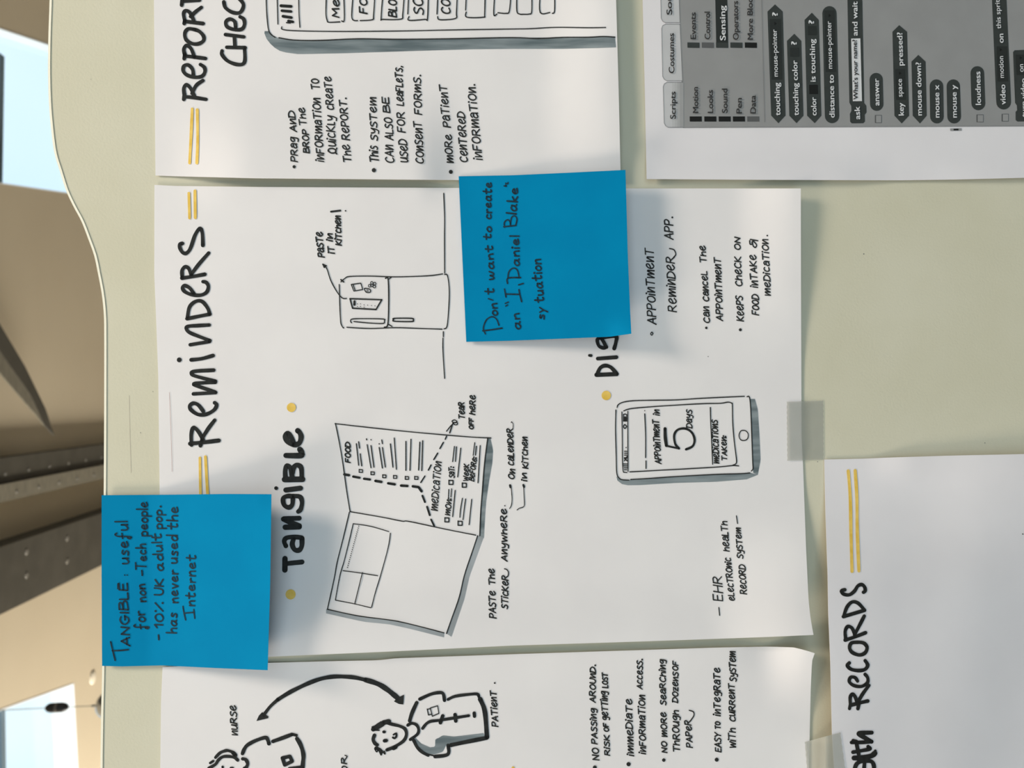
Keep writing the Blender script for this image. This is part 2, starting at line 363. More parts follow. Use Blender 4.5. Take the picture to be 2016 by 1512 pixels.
_B.update({'a': '~3.8,4.4 2,5.2 .3,3.2 .6,.5 2.2,.1 3.8,2.6|~4,5 3.9,1 5,.2', 'b': '0,10 .1,0|~.1,3 2,5 3.8,2.6 2,0 .1,.4', 'c': '~3.6,4.4 1.6,5.2 .2,2.8 1,.3 3.8,.8',
'd': '~3.8,4.2 2,5 .2,2.8 .8,.2 2.8,.2 4,3|4.1,10 4.2,0', 'e': '~.3,2.4 3.3,3.2 3.3,4.7 1.6,5.2 .2,2.8 1.2,.2 4.2,1', 'f': '~4,8.6 3,10 1.8,8 1.6,2 1.2,-3 0,-2 .6,0|.2,4 3.8,4.5',
'h': '0,10 .1,0|~.1,3 2,5 3.5,4.4 3.8,0', 'i': '0,5 .2,0|.3,7.6 .4,7.9', 'k': '0,10 .1,0|3.4,5 .3,2.4 3.8,0', 'l': '0,10 .2,0', 'n': '0,5 .1,0|~.1,3 1.8,5.2 3.1,4.6 3.6,0',
'o': '~1.8,5.2 .2,3.4 .4,.8 2,0 3.8,1.8 3.4,4.6 1.8,5.2', 'p': '0,5 0,-4|~0,4 2,5.2 3.8,3.4 3,.4 .2,.4', 'r': '0,5 .2,0|~.2,3 1.6,5 3,4.8', 's': '~3.4,4.6 1.6,5.2 .8,3.8 3,2 2.4,.2 0,.4',
't': '~1.6,9 1.3,2 2,.1 3.6,.8|-.4,5.6 3.8,6', 'u': '~0,5 .2,1 1.6,0 3.4,2 3.6,5|3.6,5 3.9,0', 'v': '0,5 1.6,0 3.4,5', 'w': '~0,5 .6,.4 1.8,.2 2.8,4 3.2,.4 4.6,.4 5.6,5', 'y': '0,5 1.8,.8|3.8,5 1.8,.6 .6,-3.6',
'm': '0,5 .1,0|~.1,3 1.6,5 2.6,4 2.7,0|~2.7,3 4.2,5 5.4,4 5.6,0'})
def parse(d):
    o = {}
    for c, s in d.items():
        st = []
        for part in s.split('|'):
            cv = part.startswith('~'); part = part.lstrip('~')
            st.append((cv, [tuple(float(a) for a in xy.split(',')) for xy in part.split()]))
        o[c] = (max(x for _, p in st for x, _ in p), st)
    return o
FA, FB = parse(_A), parse(_B)
def word(ink, c, text, x0, y0, x1, y1, h, wpx=2.4, font=FA, slant=.10, gap=1.9):
    """writes TEXT along the baseline (x0,y0)-(x1,y1), letters h tall"""
    (u0, v0), (u1, v1) = c((x0, y0)), c((x1, y1)); h = h / c.k
    du, dv = u1 - u0, v1 - v0; L = math.hypot(du, dv); du /= L; dv /= L; uu, uv = dv, -du
    adv = []; x = 0
    for ch in text:
        if ch == ' ': adv.append(x); x += 4; continue
        adv.append(x); x += font[ch][0] + gap
    x -= gap; x = max(x, 1)
    sx = L / x; sy = h / 10
    for ch, a in zip(text, adv):
        if ch == ' ': continue
        jy = random.uniform(-.35, .35); jr = random.uniform(-.03, .03); js = random.uniform(.95, 1.06)
        for cv, pts in font[ch][1]:
            q = []
            for gx, gy in pts:
                gy2 = gy * js + jy; gx2 = a + gx + (gy - 1.5) * (slant + jr) * (sy / sx)
                q.append((u0 + du * gx2 * sx + uu * gy2 * sy, v0 + dv * gx2 * sx + uv * gy2 * sy))
            if len(pts) == 2 and abs(pts[0][0] - pts[1][0]) + abs(pts[0][1] - pts[1][1]) < .6: ink.disc(q[0][0], q[0][1], wpx * .75)
            else: ink.line(q, wpx, curve=cv, n=4, wob=.1)
def write(parent, hf, c, lines, wpx=2.4, m=None, font=FA, name='handwriting', slant=.17):
    """lines: list of lists of words; each inner list becomes one part"""
    for ln in lines:
        ik = Ink(hf)
        for it in ln:
            if isinstance(it[0], str): word(ik, c, *it, wpx=wpx, font=font, slant=slant)
            elif len(it) == 3 and not isinstance(it[0], tuple): ik.disc(*c((it[0], it[1])), it[2] / c.k)
            else: ik.line([c(p) for p in it], wpx)
        ik.build(name, m or PENINK, parent)
def strokes(parent, hf, c, name, m, items, off=.00022, label=None):
    """items: (width in crop px, [points]) or (width, [points], False for straight)"""
    ik = Ink(hf, off)
    for it in items: ik.line([c(p) for p in it[1]], it[0] / c.k * (1.07 if m is INK else 1), curve=(len(it) < 3 or it[2]))
    return ik.build(name, m, parent, label)
def dots(parent, hf, c, name, m, pts, off=.00022):
    for x, y, r in pts:
        ik = Ink(hf, off); ik.disc(*c((x, y)), r / c.k, 18); ik.build(name, m, parent)

def coons(top, bot, left, right, nu, nv, hf, name, m, thick=.00012, sub=None):
    """a sheet spanned by four edge lines given in picture pixels (top/bot run along u, left/right along v)"""
    a = resample(top, nu); b = resample(bot, nu); l = resample(left, nv); r = resample(right, nv)
    V = []
    for j in range(nv + 1):
        t = j / nv
        for i in range(nu + 1):
            s = i / nu; pt = []
            for k in (0, 1):
                pt.append((1 - t) * a[i][k] + t * b[i][k] + (1 - s) * l[j][k] + s * r[j][k]
                          - ((1 - s) * (1 - t) * a[0][k] + s * (1 - t) * a[-1][k] + (1 - s) * t * b[0][k] + s * t * b[-1][k]))
            V.append(pt)
    n = len(V)
    vs = [P(u, v, hf(u, v)) for u, v in V]; vs += [q + Vector((0, thick, 0)) for q in vs]
    f = []; W = nu + 1
    for j in range(nv):
        for i in range(nu):
            q = (j * W + i, (j + 1) * W + i, (j + 1) * W + i + 1, j * W + i + 1); f.append(q); f.append(tuple(n + x for x in q[::-1]))
    ring = list(range(W)) + [j * W + nu for j in range(1, nv + 1)] + [nv * W + i for i in range(nu - 1, -1, -1)] + [j * W for j in range(nv - 1, 0, -1)]
    b0 = len(vs); m2 = len(ring); vs += [vs[i] for i in ring] + [vs[n + i] for i in ring]
    for i in range(m2): j = (i + 1) % m2; f.append((b0 + i, b0 + j, b0 + m2 + j, b0 + m2 + i))
    c = vs[0].copy()
    o = link(name, vs, f, m, None, True, loc=c)
    return o

# ------------------------------------------------------------------ the notice board
edge = [(97.5, -1000), (97.5, -300), (97.5, -120), (97.5, -50), (97.5, 0), (95.5, 60), (94.5, 110), (94.5, 150), (96, 200), (100, 250), (106.5, 300), (117.5, 337), (130, 376)]
edge += [(145, 408), (160, 436), (172.5, 468), (185, 503), (192.5, 538), (200, 578), (204, 616), (205, 653), (205, 760), (204.5, 900), (203, 1100), (201, 1311), (199, 1400), (197.5, 1512), (197.3, 1600), (197, 1750), (196, 2400)]
edge = [(p if i in (0, len(edge) - 1) else p) for i, p in enumerate(edge)]
def inset(ed, d): return [(u + d * 1.0, v) for u, v in ed]
es = smooth_line(edge, 4)
def normal_off(line, d):
    out = []
    for i, p in enumerate(line):
        a = line[max(0, i - 1)]; b = line[min(len(line) - 1, i + 1)]; dx, dy = b[0] - a[0], b[1] - a[1]; L = math.hypot(dx, dy)
        out.append((p[0] + dy / L * d, p[1] - dx / L * d))
    return out
def slab(outline, y0, y1, name, m, parent, zbot=.03):
    """outline (picture pixels, on the board's face) closed down to the floor"""
    pts = [P(u, v, 0) for u, v in outline]
    pts = [(p.x, p.z) for p in pts]
    n = len(pts); v = []; f = []
    for x, z in pts: v += [(x, y0, z), (x, y0, zbot), (x, y1, zbot), (x, y1, z)]
    for i in range(n - 1):
        for k in range(4): f.append((4 * i + k, 4 * i + (k + 1) % 4, 4 * i + 4 + (k + 1) % 4, 4 * i + 4 + k))
    f += [(0, 3, 2, 1), (4 * n - 4, 4 * n - 3, 4 * n - 2, 4 * n - 1)]
    o = link(name, v, f, m, parent)
    return o
bo = tag(empty('notice_board', (0, .01, 0)), 'cream laminated display board with a wavy upper edge carrying all the sheets', 'board')
slab(normal_off(es, 5.75), 0, .016, 'board_panel', BOARD, bo)
slab(normal_off(es, 3.5), .0012, .015, 'board_core', CORE, bo, .035)
o1 = [P(u, v, 0) for u, v in es]; o2 = [P(u, v, 0) for u, v in normal_off(es, 5.6)]
v = []; f = []
for a, b in zip(o1, o2):
    q = a.lerp(b, .12); r = a.lerp(b, .9)
    v += [(a.x, .017, a.z), (a.x, .0006, a.z), (q.x, -.0003, q.z), (r.x, -.0003, r.z), (b.x, .0002, b.z), (b.x, .017, b.z)]
for i in range(len(o1) - 1):
    for k in range(6): f.append((i * 6 + k, i * 6 + (k + 1) % 6, (i + 1) * 6 + (k + 1) % 6, (i + 1) * 6 + k))
link('edge_band', v, f, TRIM, bo)
for sx in (-.33, .2): link('foot', *box((sx - .03, -.22, 0), (sx + .03, .24, .032)), STEEL, bo)
hb = lambda u, v: 0.0
dots(bo, hb, T(0, 0, 1), 'speck', PLINE, [(179, 156, .5), (1700.5, 500, 1.1), (1939, 872, .9), (1609.5, 909, .8), (301, 771, .7), (276.5, 852, .8)], .0001)
strokes(bo, hb, T(0, 756), 'scuff_line', mat('faint_scuff', (.46, .40, .33), .7), [(2.2, [(1017, 90), (1020, 300), (1032, 700)])], .0001)

# ------------------------------------------------------------------ sheet: REPORT checklist (upper left of the picture)
def h_rep(u, v):
    b = .0048 * sm((v - 150) / 200) * sm((u - 325) / 170) * (1 - .8 * sm((u - 820) / 90))
    r = .004 * sm((u - 1060) / 150) * (1 - .6 * sm((v - 240) / 90))
    return .0007 + b + r + .0002 * math.sin(u / 170) * math.sin(v / 140)
rep = coons([(300, -900), (1192, -905)], [(306, 345.5), (345, 347), (504, 351), (904, 354.5), (1100, 353), (1222, 351)], [(300, -900), (303, 0), (306, 345.5)], [(1192, -905), (1213, 0), (1218, 180), (1222, 351)], 60, 60, h_rep, 'report_sheet', PAPER)
tag(rep, 'white paper headed REPORT with a tablet drawing and bulleted notes beside the wavy edge', 'paper sheet')
c = T(0, 0)
strokes(rep, h_rep, c, 'heading', INK, [
 (27, [(1447, 782), (1452, 740)]), (27, [(1460, 762), (1530, 768), (1622, 782)]), (27, [(1452, 755), (1447, 695), (1468, 668), (1500, 695), (1532, 760)]), (27, [(1512, 735), (1545, 672), (1598, 634)]),
 (27, [(1522, 590), (1515, 545), (1482, 512), (1448, 520), (1443, 560), (1475, 592), (1535, 608), (1590, 600), (1613, 565), (1608, 530), (1578, 508)]),
 (27, [(1450, 462), (1455, 425)]), (27, [(1455, 440), (1540, 450), (1618, 460)]), (27, [(1455, 435), (1447, 385), (1470, 358), (1505, 385), (1530, 450)]),
 (27, [(1530, 232), (1480, 228), (1455, 262), (1465, 312), (1510, 342), (1560, 345), (1600, 322), (1602, 285), (1570, 248), (1530, 232)]),
 (27, [(1450, 185), (1455, 160)]), (27, [(1455, 168), (1598, 185)]), (27, [(1455, 165), (1445, 108), (1462, 84), (1495, 100), (1530, 172)]), (27, [(1500, 130), (1540, 92), (1585, 58)]),
 (27, [(1430, 40), (1440, -60)]), (27, [(1440, 8), (1570, 0)])])
strokes(rep, h_rep, c, 'heading', INK, [
 (27, [(1748, 400), (1748, 430), (1790, 478), (1855, 505), (1910, 505), (1928, 470), (1925, 385)]), (27, [(1785, 372), (1930, 375)]), (27, [(1775, 272), (1920, 290)]), (27, [(1850, 370), (1845, 285)]),
 (27, [(1855, 215), (1848, 170), (1810, 150), (1778, 172), (1790, 212), (1850, 233), (1905, 228), (1925, 190), (1918, 150), (1890, 132)]),
 (27, [(1762, 15), (1775, 60), (1825, 95), (1880, 102), (1908, 75), (1915, 30), (1880, -15)])])
strokes(rep, h_rep, c, 'underline', YEL, [(23, [(1513, 857), (1505, 1050), (1493, 1283)]), (23, [(1553, 865), (1556, 1100), (1550, 1283)])])
c = T(504, 0)
ik = Ink(h_rep, .00010)
ik.band([c(p) for p in [(68, 245), (95, 232), (120, 272), (180, 300), (300, 317), (500, 320), (800, 307), (1500, 307), (2016, 297), (2416, 295), (2736, 290), (2826, 294)]],
        [c(p) for p in [(66, 262), (85, 310), (130, 365), (200, 408), (330, 425), (700, 418), (1200, 402), (1700, 387), (2016, 384), (2416, 384), (2700, 377), (2834, 372)]], 60)
ik.build('marker_shading', GREY, rep)
tab = [(9, [(78, -80), (82, 60), (88, 150), (97, 228), (115, 268), (150, 293)]), (9, [(180, 297), (300, 315), (500, 318), (800, 305), (1100, 309), (1500, 305), (2016, 296), (2216, 303), (2416, 294), (2616, 293), (2736, 287), (2826, 292)]),
 (8, [(165, -60), (172, 190)]), (8, [(203, 210), (240, 237), (600, 247), (1100, 244), (1500, 236), (2016, 228), (2166, 225), (2366, 215), (2616, 218), (2754, 216)]), (8, [(335, -60), (338, 100), (345, 215)])]
strokes(rep, h_rep, c, 'tablet_drawing', PENINK, tab)
strokes(rep, h_rep, c, 'signal_bars', INK, [(22, [(196, 45), (276, 50)], False), (20, [(203, 84), (276, 90)], False), (20, [(212, 128), (278, 138)], False), (20, [(255, 165), (290, 172)], False), (10, [(240, 178), (270, 180)])])
B = [[(555, -60), (550, 100), (560, 160), (575, 175), (660, 172)], [(690, -60), (695, 150), (675, 165)], [(765, -60), (755, 80), (755, 140), (770, 160), (800, 162)], [(820, 162), (915, 155), (925, 120), (937, -60)],
 [(1000, -60), (985, 140), (1000, 152), (1140, 150), (1155, 110), (1168, -60)], [(1202, -60), (1195, 110)], [(1205, 130), (1205, 160), (1330, 152), (1350, 145), (1357, -60)], [(1432, -60), (1425, 110)], [(1430, 130), (1448, 155), (1570, 145), (1578, 100), (1585, -60)],
 [(1657, -60), (1650, 80)], [(1655, 95), (1660, 135), (1790, 135), (1800, 110), (1804, -60)], [(1880, -60), (1872, 112), (1897, 110)], [(1905, 100), (1970, 105), (1995, 85), (2008, -60)],
 [(2054, -60), (2054, 85), (2076, 110), (2106, 112), (2151, 110), (2171, 90), (2172, -60)], [(2238, -60), (2238, 97), (2314, 98)], [(2334, 105), (2351, 85), (2352, -60)]]
for b in B: strokes(rep, h_rep, c, 'button_box', PENINK, [(9, b)])
write(rep, h_rep, c, [[('Me', 655, 135, 652, 0, 52)], [('FO', 875, 105, 872, -10, 55)], [('BLOO', 1108, 132, 1105, -50, 60)], [('SC', 1318, 112, 1310, -10, 70)], [('CO', 1530, 108, 1528, 0, 68)]], 2.9)
write(rep, h_rep, c, [
 [(300, 1313, 13), ('PRag', 325, 1272, 320, 1085, 50), ('AnD', 317, 1035, 302, 875, 50)],
 [('BROP', 420, 1202, 410, 1025, 46), ('The', 395, 985, 382, 850, 50)],
 [('inFORmaTiOn', 535, 1270, 502, 775, 56), ('TO', 500, 700, 490, 622, 58)],
 [('QuicKly', 632, 1210, 615, 915, 62), ('cReaTe', 612, 862, 590, 606, 55)],
 [('The', 750, 1275, 735, 1140, 58), ('RePORT.', 735, 1100, 710, 772, 55)],
 [(928, 1340, 17), ('This', 965, 1275, 955, 1152, 62), ('SySTem', 955, 1105, 943, 770, 52)],
 [('CAn', 1085, 1280, 1077, 1145, 62), ('ALSO', 1080, 1100, 1070, 930, 60), ('BE', 1053, 885, 1045, 768, 52)],
 [('uSeD', 1195, 1275, 1185, 1100, 62), ('FOR', 1175, 1040, 1165, 885, 55), ('LeaFLeTS,', 1160, 830, 1150, 522, 52)],
 [('COnSenT', 1320, 1285, 1302, 960, 58), ('FORmS.', 1305, 900, 1295, 592, 56)],
 [(1534, 1353, 16), ('mORe', 1552, 1280, 1538, 1062, 52), ('PaTienT', 1530, 1000, 1500, 672, 55)],
 [('CenTeReD', 1665, 1275, 1642, 885, 58)],
 [('inFORmaTiOn.', 1782, 1255, 1722, 665, 60)]], 2.6)

# ------------------------------------------------------------------ sheet: Reminders (central)
def h_rem(u, v):
    return (.0008 + .0050 * sm((v - 1130) / 150) * sm((u - 410) / 140) + .0052 * sm((u - 1440) / 140) * sm((745 - v) / 380) + .0062 * sm((u - 1400) / 200) * sm((v - 930) / 330)
            + .0012 * sm((430 - v) / 70) * sm((u - 350) / 100) * sm((880 - u) / 60) + .0002 * math.sin(u / 150 + 1) * math.sin(v / 120))
rem = coons([(304, 364), (345, 366), (504, 368), (900, 370), (1240, 371), (1576.5, 371)], [(319, 1302), (529, 1293), (760, 1283), (1008, 1271), (1260, 1263), (1512, 1254), (1601.5, 1250)],
            [(304, 364), (303.7, 540), (307, 620), (311.5, 740), (313.5, 900), (316, 1120), (319, 1302)], [(1576.5, 371), (1577, 560), (1578, 860), (1581, 918), (1587, 1081), (1592, 1184), (1596, 1219), (1601.5, 1250)], 90, 70, h_rem, 'reminders_sheet', PAPER)
tag(rem, 'white paper headed Reminders with fridge, booklet and phone drawings, in the middle of the board', 'paper sheet')
c = T(0, 378)
strokes(rem, h_rem, c, 'heading', INK, [
 (27, [(1435, 405), (1415, 412), (1418, 445), (1440, 478), (1470, 480), (1500, 440), (1535, 340), (1572, 288), (1592, 320), (1597, 420)]),
 (27, [(1432, 678), (1520, 665), (1612, 648)]), (27, [(1435, 670), (1433, 620), (1455, 590), (1485, 602), (1508, 662)]), (27, [(1505, 650), (1560, 575), (1643, 480)]),
 (27, [(1525, 800), (1495, 758), (1455, 737), (1437, 755), (1455, 785), (1510, 808), (1580, 812), (1627, 788), (1640, 742), (1622, 712), (1598, 706)]),
 (27, [(1472, 998), (1560, 980), (1652, 962)]), (27, [(1476, 985), (1492, 905), (1540, 862), (1590, 862), (1635, 915), (1650, 962)]),
 (27, [(1497, 1203), (1650, 1178)]), (27, [(1652, 1170), (1560, 1135), (1490, 1105), (1468, 1078), (1480, 1058), (1560, 1052), (1648, 1047)]),
 (27, [(1505, 1322), (1590, 1312), (1677, 1288)]), (27, [(1522, 1590), (1698, 1580)], False), (27, [(1695, 1575), (1560, 1530), (1525, 1515), (1560, 1505), (1695, 1498)]), (27, [(1695, 1490), (1540, 1450), (1508, 1430), (1530, 1412), (1682, 1403)])])
dots(rem, h_rem, c, 'heading_dot', INK, [(1411, 1322, 19)])
c = T(0, 756)
strokes(rem, h_rem, c, 'heading', INK, [
 (28, [(1600, 215), (1560, 165), (1522, 152), (1494, 172), (1505, 205), (1560, 240), (1625, 238), (1685, 205), (1705, 165), (1690, 148)]),
 (30, [(1497, 470), (1600, 460), (1722, 445)]), (28, [(1508, 480), (1505, 400), (1522, 343), (1560, 372), (1600, 440)]), (28, [(1590, 430), (1640, 350), (1690, 285)]), (28, [(1578, 485), (1590, 445)])])
strokes(rem, h_rem, c, 'underline', YEL, [(22, [(1574, 582), (1580, 1000)]), (24, [(1617, 573), (1642, 1000)])])
strokes(rem, h_rem, T(0, 378), 'underline', YEL, [(22, [(1487, 10), (1492, 205)]), (22, [(1535, -8), (1537, 202)])])
strokes(rem, h_rem, c, 'pencil_line', PENCIL, [(2.6, [(1333, 65), (1345, 350), (1355, 690)])])
c = T(504, 756)
strokes(rem, h_rem, c, 'heading', INK, [
 (38, [(298, 478), (282, 430), (250, 390), (230, 412), (250, 455), (300, 478), (340, 465), (355, 420), (345, 385), (328, 368)]),
 (40, [(235, 563), (350, 563), (362, 545), (345, 515)]), (40, [(225, 752), (365, 750)]), (36, [(232, 745), (230, 680), (245, 645), (272, 665), (285, 740)]), (36, [(288, 700), (295, 660), (322, 638), (355, 660), (360, 740)]),
 (36, [(235, 835), (350, 820)]), (34, [(290, 885), (250, 882), (215, 900), (220, 950), (255, 972), (285, 950), (290, 890)]), (34, [(290, 882), (345, 888), (362, 930), (352, 985), (332, 1005)]),
 (38, [(230, 1128), (340, 1125)]), (38, [(340, 1118), (225, 1070), (235, 1062), (340, 1057)]),
 (34, [(235, 1275), (222, 1240), (240, 1212), (300, 1205), (360, 1210)]), (36, [(300, 1210), (285, 1262), (305, 1305), (340, 1308), (360, 1275), (362, 1215)]),
 (36, [(235, 1415), (362, 1402)]), (38, [(228, 1375), (227, 1465)])])
dots(rem, h_rem, c, 'heading_dot', INK, [(158, 820, 15)])
dots(rem, h_rem, c, 'yellow_spot', YEL, [(278, 185, 36)]); dots(rem, h_rem, c, 'yellow_spot', YEL, [(272, 1657, 40)])
c = T(1008, 378)
strokes(rem, h_rem, c, 'heading', INK, [(30, [(665, 1440), (825, 1434)]), (28, [(672, 1432), (695, 1385), (735, 1367), (780, 1382), (825, 1432)]), (28, [(675, 1312), (822, 1301)]),
 (26, [(740, 1215), (700, 1150), (672, 1165), (685, 1212), (720, 1228), (745, 1222)]), (28, [(690, 1148), (760, 1140), (820, 1138), (818, 1185), (805, 1232)])])
dots(rem, h_rem, c, 'heading_dot', INK, [(610, 1287, 11), (622, 1288, 12)])
dots(rem, h_rem, T(1008, 756), 'yellow_spot', YEL, [(742, 90, 37)])
# fridge
c = T(504, 378); W = 8.5
strokes(rem, h_rem, c, 'floor_line', PENINK, [(W, [(1478, 10), (1485, 200), (1484, 350), (1485, 640)]), (W, [(1475, 1100), (1475, 1140)]), (W, [(1472, 1150), (1472, 1250), (1485, 1468)])])
strokes(rem, h_rem, c, 'fridge_drawing', PENINK, [(W, [(1470, 645), (1350, 660), (1100, 668), (900, 662), (740, 665), (700, 680), (668, 708)]), (W, [(655, 728), (660, 900), (665, 1000), (670, 1040), (685, 1068), (692, 1068)]),
 (W, [(715, 1065), (900, 1075), (1100, 1068), (1300, 1075), (1465, 1080)]), (W, [(1485, 650), (1508, 660), (1522, 780), (1515, 950), (1503, 1060), (1480, 1078)]),
 (W + 2, [(1020, 680), (1040, 685), (1045, 850), (1038, 1040), (1010, 1065)]), (W, [(1045, 1043), (1070, 1058)]), (W, [(1040, 690), (1065, 672)]), (W + 4, [(668, 690), (690, 708)]),
 (W, [(770, 1020), (900, 1032), (1000, 1035), (1010, 1015), (1000, 1000), (850, 997), (760, 1000), (744, 1015), (752, 1030)]), (W + 2, [(1090, 995), (1225, 995), (1238, 1008), (1225, 1020), (1090, 1018), (1083, 1006), (1090, 995)])])
strokes(rem, h_rem, c, 'list_on_fridge', PENINK, [(11, [(740, 840), (990, 848)], False), (11, [(990, 848), (945, 925)], False), (11, [(945, 925), (760, 915)], False), (11, [(760, 915), (740, 840)], False), (17, [(775, 860), (775, 888)])] +
  [(6, [(a, b), (a + 1, b + 2)]) for a, b in ((798, 880), (798, 900), (822, 880), (822, 900), (850, 888), (850, 906), (878, 890), (908, 893), (936, 896))])
strokes(rem, h_rem, c, 'fridge_magnets', PENINK, [(8, [(750, 728), (825, 718), (840, 768), (770, 780), (750, 728)], False), (7, [(765, 730), (780, 775)]), (8, [(858, 758), (895, 765), (900, 788), (870, 790), (855, 770), (858, 758)]), (5, [(872, 770), (885, 772)]), (5, [(870, 780), (885, 782)])] +
  [(6, [(x + 11 * math.cos(k), y + 11 * math.sin(k)) for k in (0, 1.26, 2.5, 3.8, 5, 6.283)]) for x, y in ((895, 738), (912, 716), (934, 722), (932, 745), (912, 735))])
strokes(rem, h_rem, c, 'arrow', PENINK, [(W, [(712, 838), (680, 835), (640, 790), (590, 700), (560, 610), (540, 578)]), (10, [(525, 568), (553, 580)]), (12, [(528, 570), (538, 593)]), (10, [(538, 593), (553, 580)])])
write(rem, h_rem, c, [[('PaSTe', 537, 512, 520, 317, 48)], [('iT', 617, 482, 614, 432, 44), ('in', 602, 385, 600, 330, 42)], [('KiTchen', 672, 418, 665, 190, 44)]], 2.9)
strokes(rem, h_rem, c, 'handwriting', PENINK, [(14, [(590, 155), (664, 146)])]); dots(rem, h_rem, c, 'handwriting', PENINK, [(705, 148, 6)])
# booklet
c = T(504, 756)
def fb(a, b, m=GREY2, n=24, cc=None):
    k = Ink(h_rem, .0001); cc = cc or c; k.band([cc(p) for p in a], [cc(p) for p in b], n); k.build('marker_shading', m, rem)
fb([(1822, 430), (1800, 650), (1780, 850), (1770, 1000), (1762, 1195)], [(1846, 430), (1866, 520), (1860, 620), (1835, 760), (1812, 920), (1805, 1005), (1793, 1215)], GREY)
fb([(1745, 1195), (1640, 1512), (1600, 1690), (1500, 1965)], [(1792, 1205), (1680, 1512), (1640, 1690), (1538, 1990)])
fb([(552, 1772), (830, 1832), (1050, 1860), (1160, 1882), (1480, 1960)], [(552, 1806), (700, 1840), (850, 1872), (1050, 1892), (1200, 1925), (1480, 1995)])
strokes(rem, h_rem, c, 'booklet_drawing', PENINK, [(W, [(625, 310), (650, 430), (680, 600), (715, 850), (740, 1000)]), (W, [(622, 312), (850, 338), (1200, 375), (1500, 402), (1700, 418), (1850, 425)]), (W + 1, [(1825, 425), (1800, 620), (1782, 850), (1770, 1000), (1762, 1195)]),
 (W, [(740, 1005), (1000, 1050), (1150, 1080), (1210, 1083), (1500, 1145), (1730, 1190)]), (W, [(735, 1010), (690, 1200), (640, 1400), (620, 1510), (590, 1650), (562, 1774)]), (W, [(1745, 1195), (1700, 1330), (1640, 1510), (1600, 1680), (1540, 1850), (1500, 1965)]),
 (W, [(562, 1774), (700, 1805), (830, 1830), (1050, 1858), (1160, 1878), (1350, 1925), (1480, 1960)])])
strokes(rem, h_rem, c, 'card_drawing', PENINK, [(W - 1, [(765, 1100), (735, 1230), (695, 1390), (660, 1512), (625, 1700)]), (W - 1, [(765, 1100), (900, 1120), (1045, 1162)]), (W - 1, [(1058, 1175), (1040, 1290), (980, 1510), (940, 1640), (910, 1758)]), (W - 1, [(625, 1702), (770, 1730), (903, 1762)]), (W - 1, [(685, 1470), (820, 1488), (958, 1510)]), (W - 1, [(838, 1485), (778, 1728)])] +
  [(7, [(808 - 88 * t, 1118 + 325 * t), (808 - 88 * t + 1, 1120 + 325 * t)]) for t in [i / 21 for i in range(22)]])
strokes(rem, h_rem, c, 'tear_line', INK, [(18, p, False) for p in ([(695, 712), (732, 718)], [(765, 729), (815, 738)], [(850, 746), (897, 752)], [(940, 763), (987, 771)], [(1040, 782), (1092, 790)], [(1142, 800), (1192, 803)])] + [(20, [(1235, 806), (1278, 812)], False), (18, [(1282, 815), (1303, 845)], False)] +
  [(14, p, False) for p in ([(1310, 880), (1330, 930)], [(1347, 967), (1368, 1033)], [(1378, 1067), (1403, 1118)])] + [(10, p, False) for p in ([(1297, 776), (1330, 725)], [(1357, 678), (1378, 638)], [(1400, 595), (1430, 545)], [(1448, 508), (1475, 460)], [(1490, 435), (1500, 412)])])
write(rem, h_rem, c, [[('FOOD', 742, 618, 742, 462, 38)]], 2.8)
L8 = [[(832, 645), (825, 590), (820, 550)], [(808, 640), (790, 470)], [(815, 505), (808, 455)], [(905, 660), (875, 478)], [(928, 655), (905, 485)], [(870, 438), (871, 440)], [(905, 438), (906, 440)], [(870, 432), (871, 434)], [(995, 662), (970, 500)], [(1018, 655), (995, 500)], [(995, 470), (990, 440)], [(970, 470), (970, 473)],
 [(1078, 655), (1058, 472)], [(1105, 672), (1088, 425)], [(1180, 680), (1180, 452)], [(1212, 680), (1220, 435)], [(1280, 678), (1290, 458)], [(1305, 682), (1312, 447)]]
strokes(rem, h_rem, c, 'list_lines', PENINK, [(9, l) for l in L8])
def sq(x, y, a=13, b=11): return [(x - a, y - b), (x + a, y - b + 1), (x + a, y + b), (x - a, y + b), (x - a, y - b - 2)]
strokes(rem, h_rem, c, 'checkboxes', PENINK, [(8, sq(x, y), False) for x, y in ((825, 685), (918, 703), (1010, 727), (1095, 732), (1188, 740), (1262, 740))] + [(9, sq(x, y, 16, 16), False) for x, y in ((1503, 1070), (1535, 775), (1607, 1097), (1640, 797))])
write(rem, h_rem, c, [[('meDicaTiOn', 1428, 998, 1460, 617, 52)], [('mOn:', 1527, 1035, 1540, 905, 42)], [('SaT:', 1562, 738, 1562, 655, 40)], [('WeeK', 1672, 765, 1675, 635, 38)], [('BeFORe:', 1715, 765, 1738, 582, 38)]], 2.3)
strokes(rem, h_rem, c, 'list_lines', PENINK, [(8, l) for l in ([(1515, 890), (1518, 830)], [(1535, 890), (1540, 825)], [(1548, 1045), (1568, 838)], [(1548, 612), (1562, 492)], [(1570, 610), (1578, 495)], [(1588, 732), (1612, 505)], [(1605, 1050), (1610, 990), (1625, 900)], [(1630, 1068), (1640, 980), (1650, 905)], [(1678, 1108), (1698, 908)],
  [(1710, 562), (1722, 462)], [(1728, 560), (1735, 490)], [(1748, 778), (1765, 485)])])
strokes(rem, h_rem, c, 'scissors_drawing', PENINK, [(9, [(1500, 372), (1530, 335), (1560, 305)]), (10, [(1525, 385), (1540, 340), (1552, 305)]), (8, [(1545, 290), (1565, 283), (1582, 296), (1570, 305), (1548, 300), (1545, 290)]), (8, [(1560, 305), (1582, 302), (1585, 318), (1568, 322), (1555, 312), (1560, 305)])])
write(rem, h_rem, c, [[('TeaR', 1640, 275, 1640, 147, 44)], [('OFF', 1712, 355, 1710, 272, 32), ('heRe', 1722, 240, 1728, 92, 44)]], 2.6)
c = T(940, 820, 7.2)
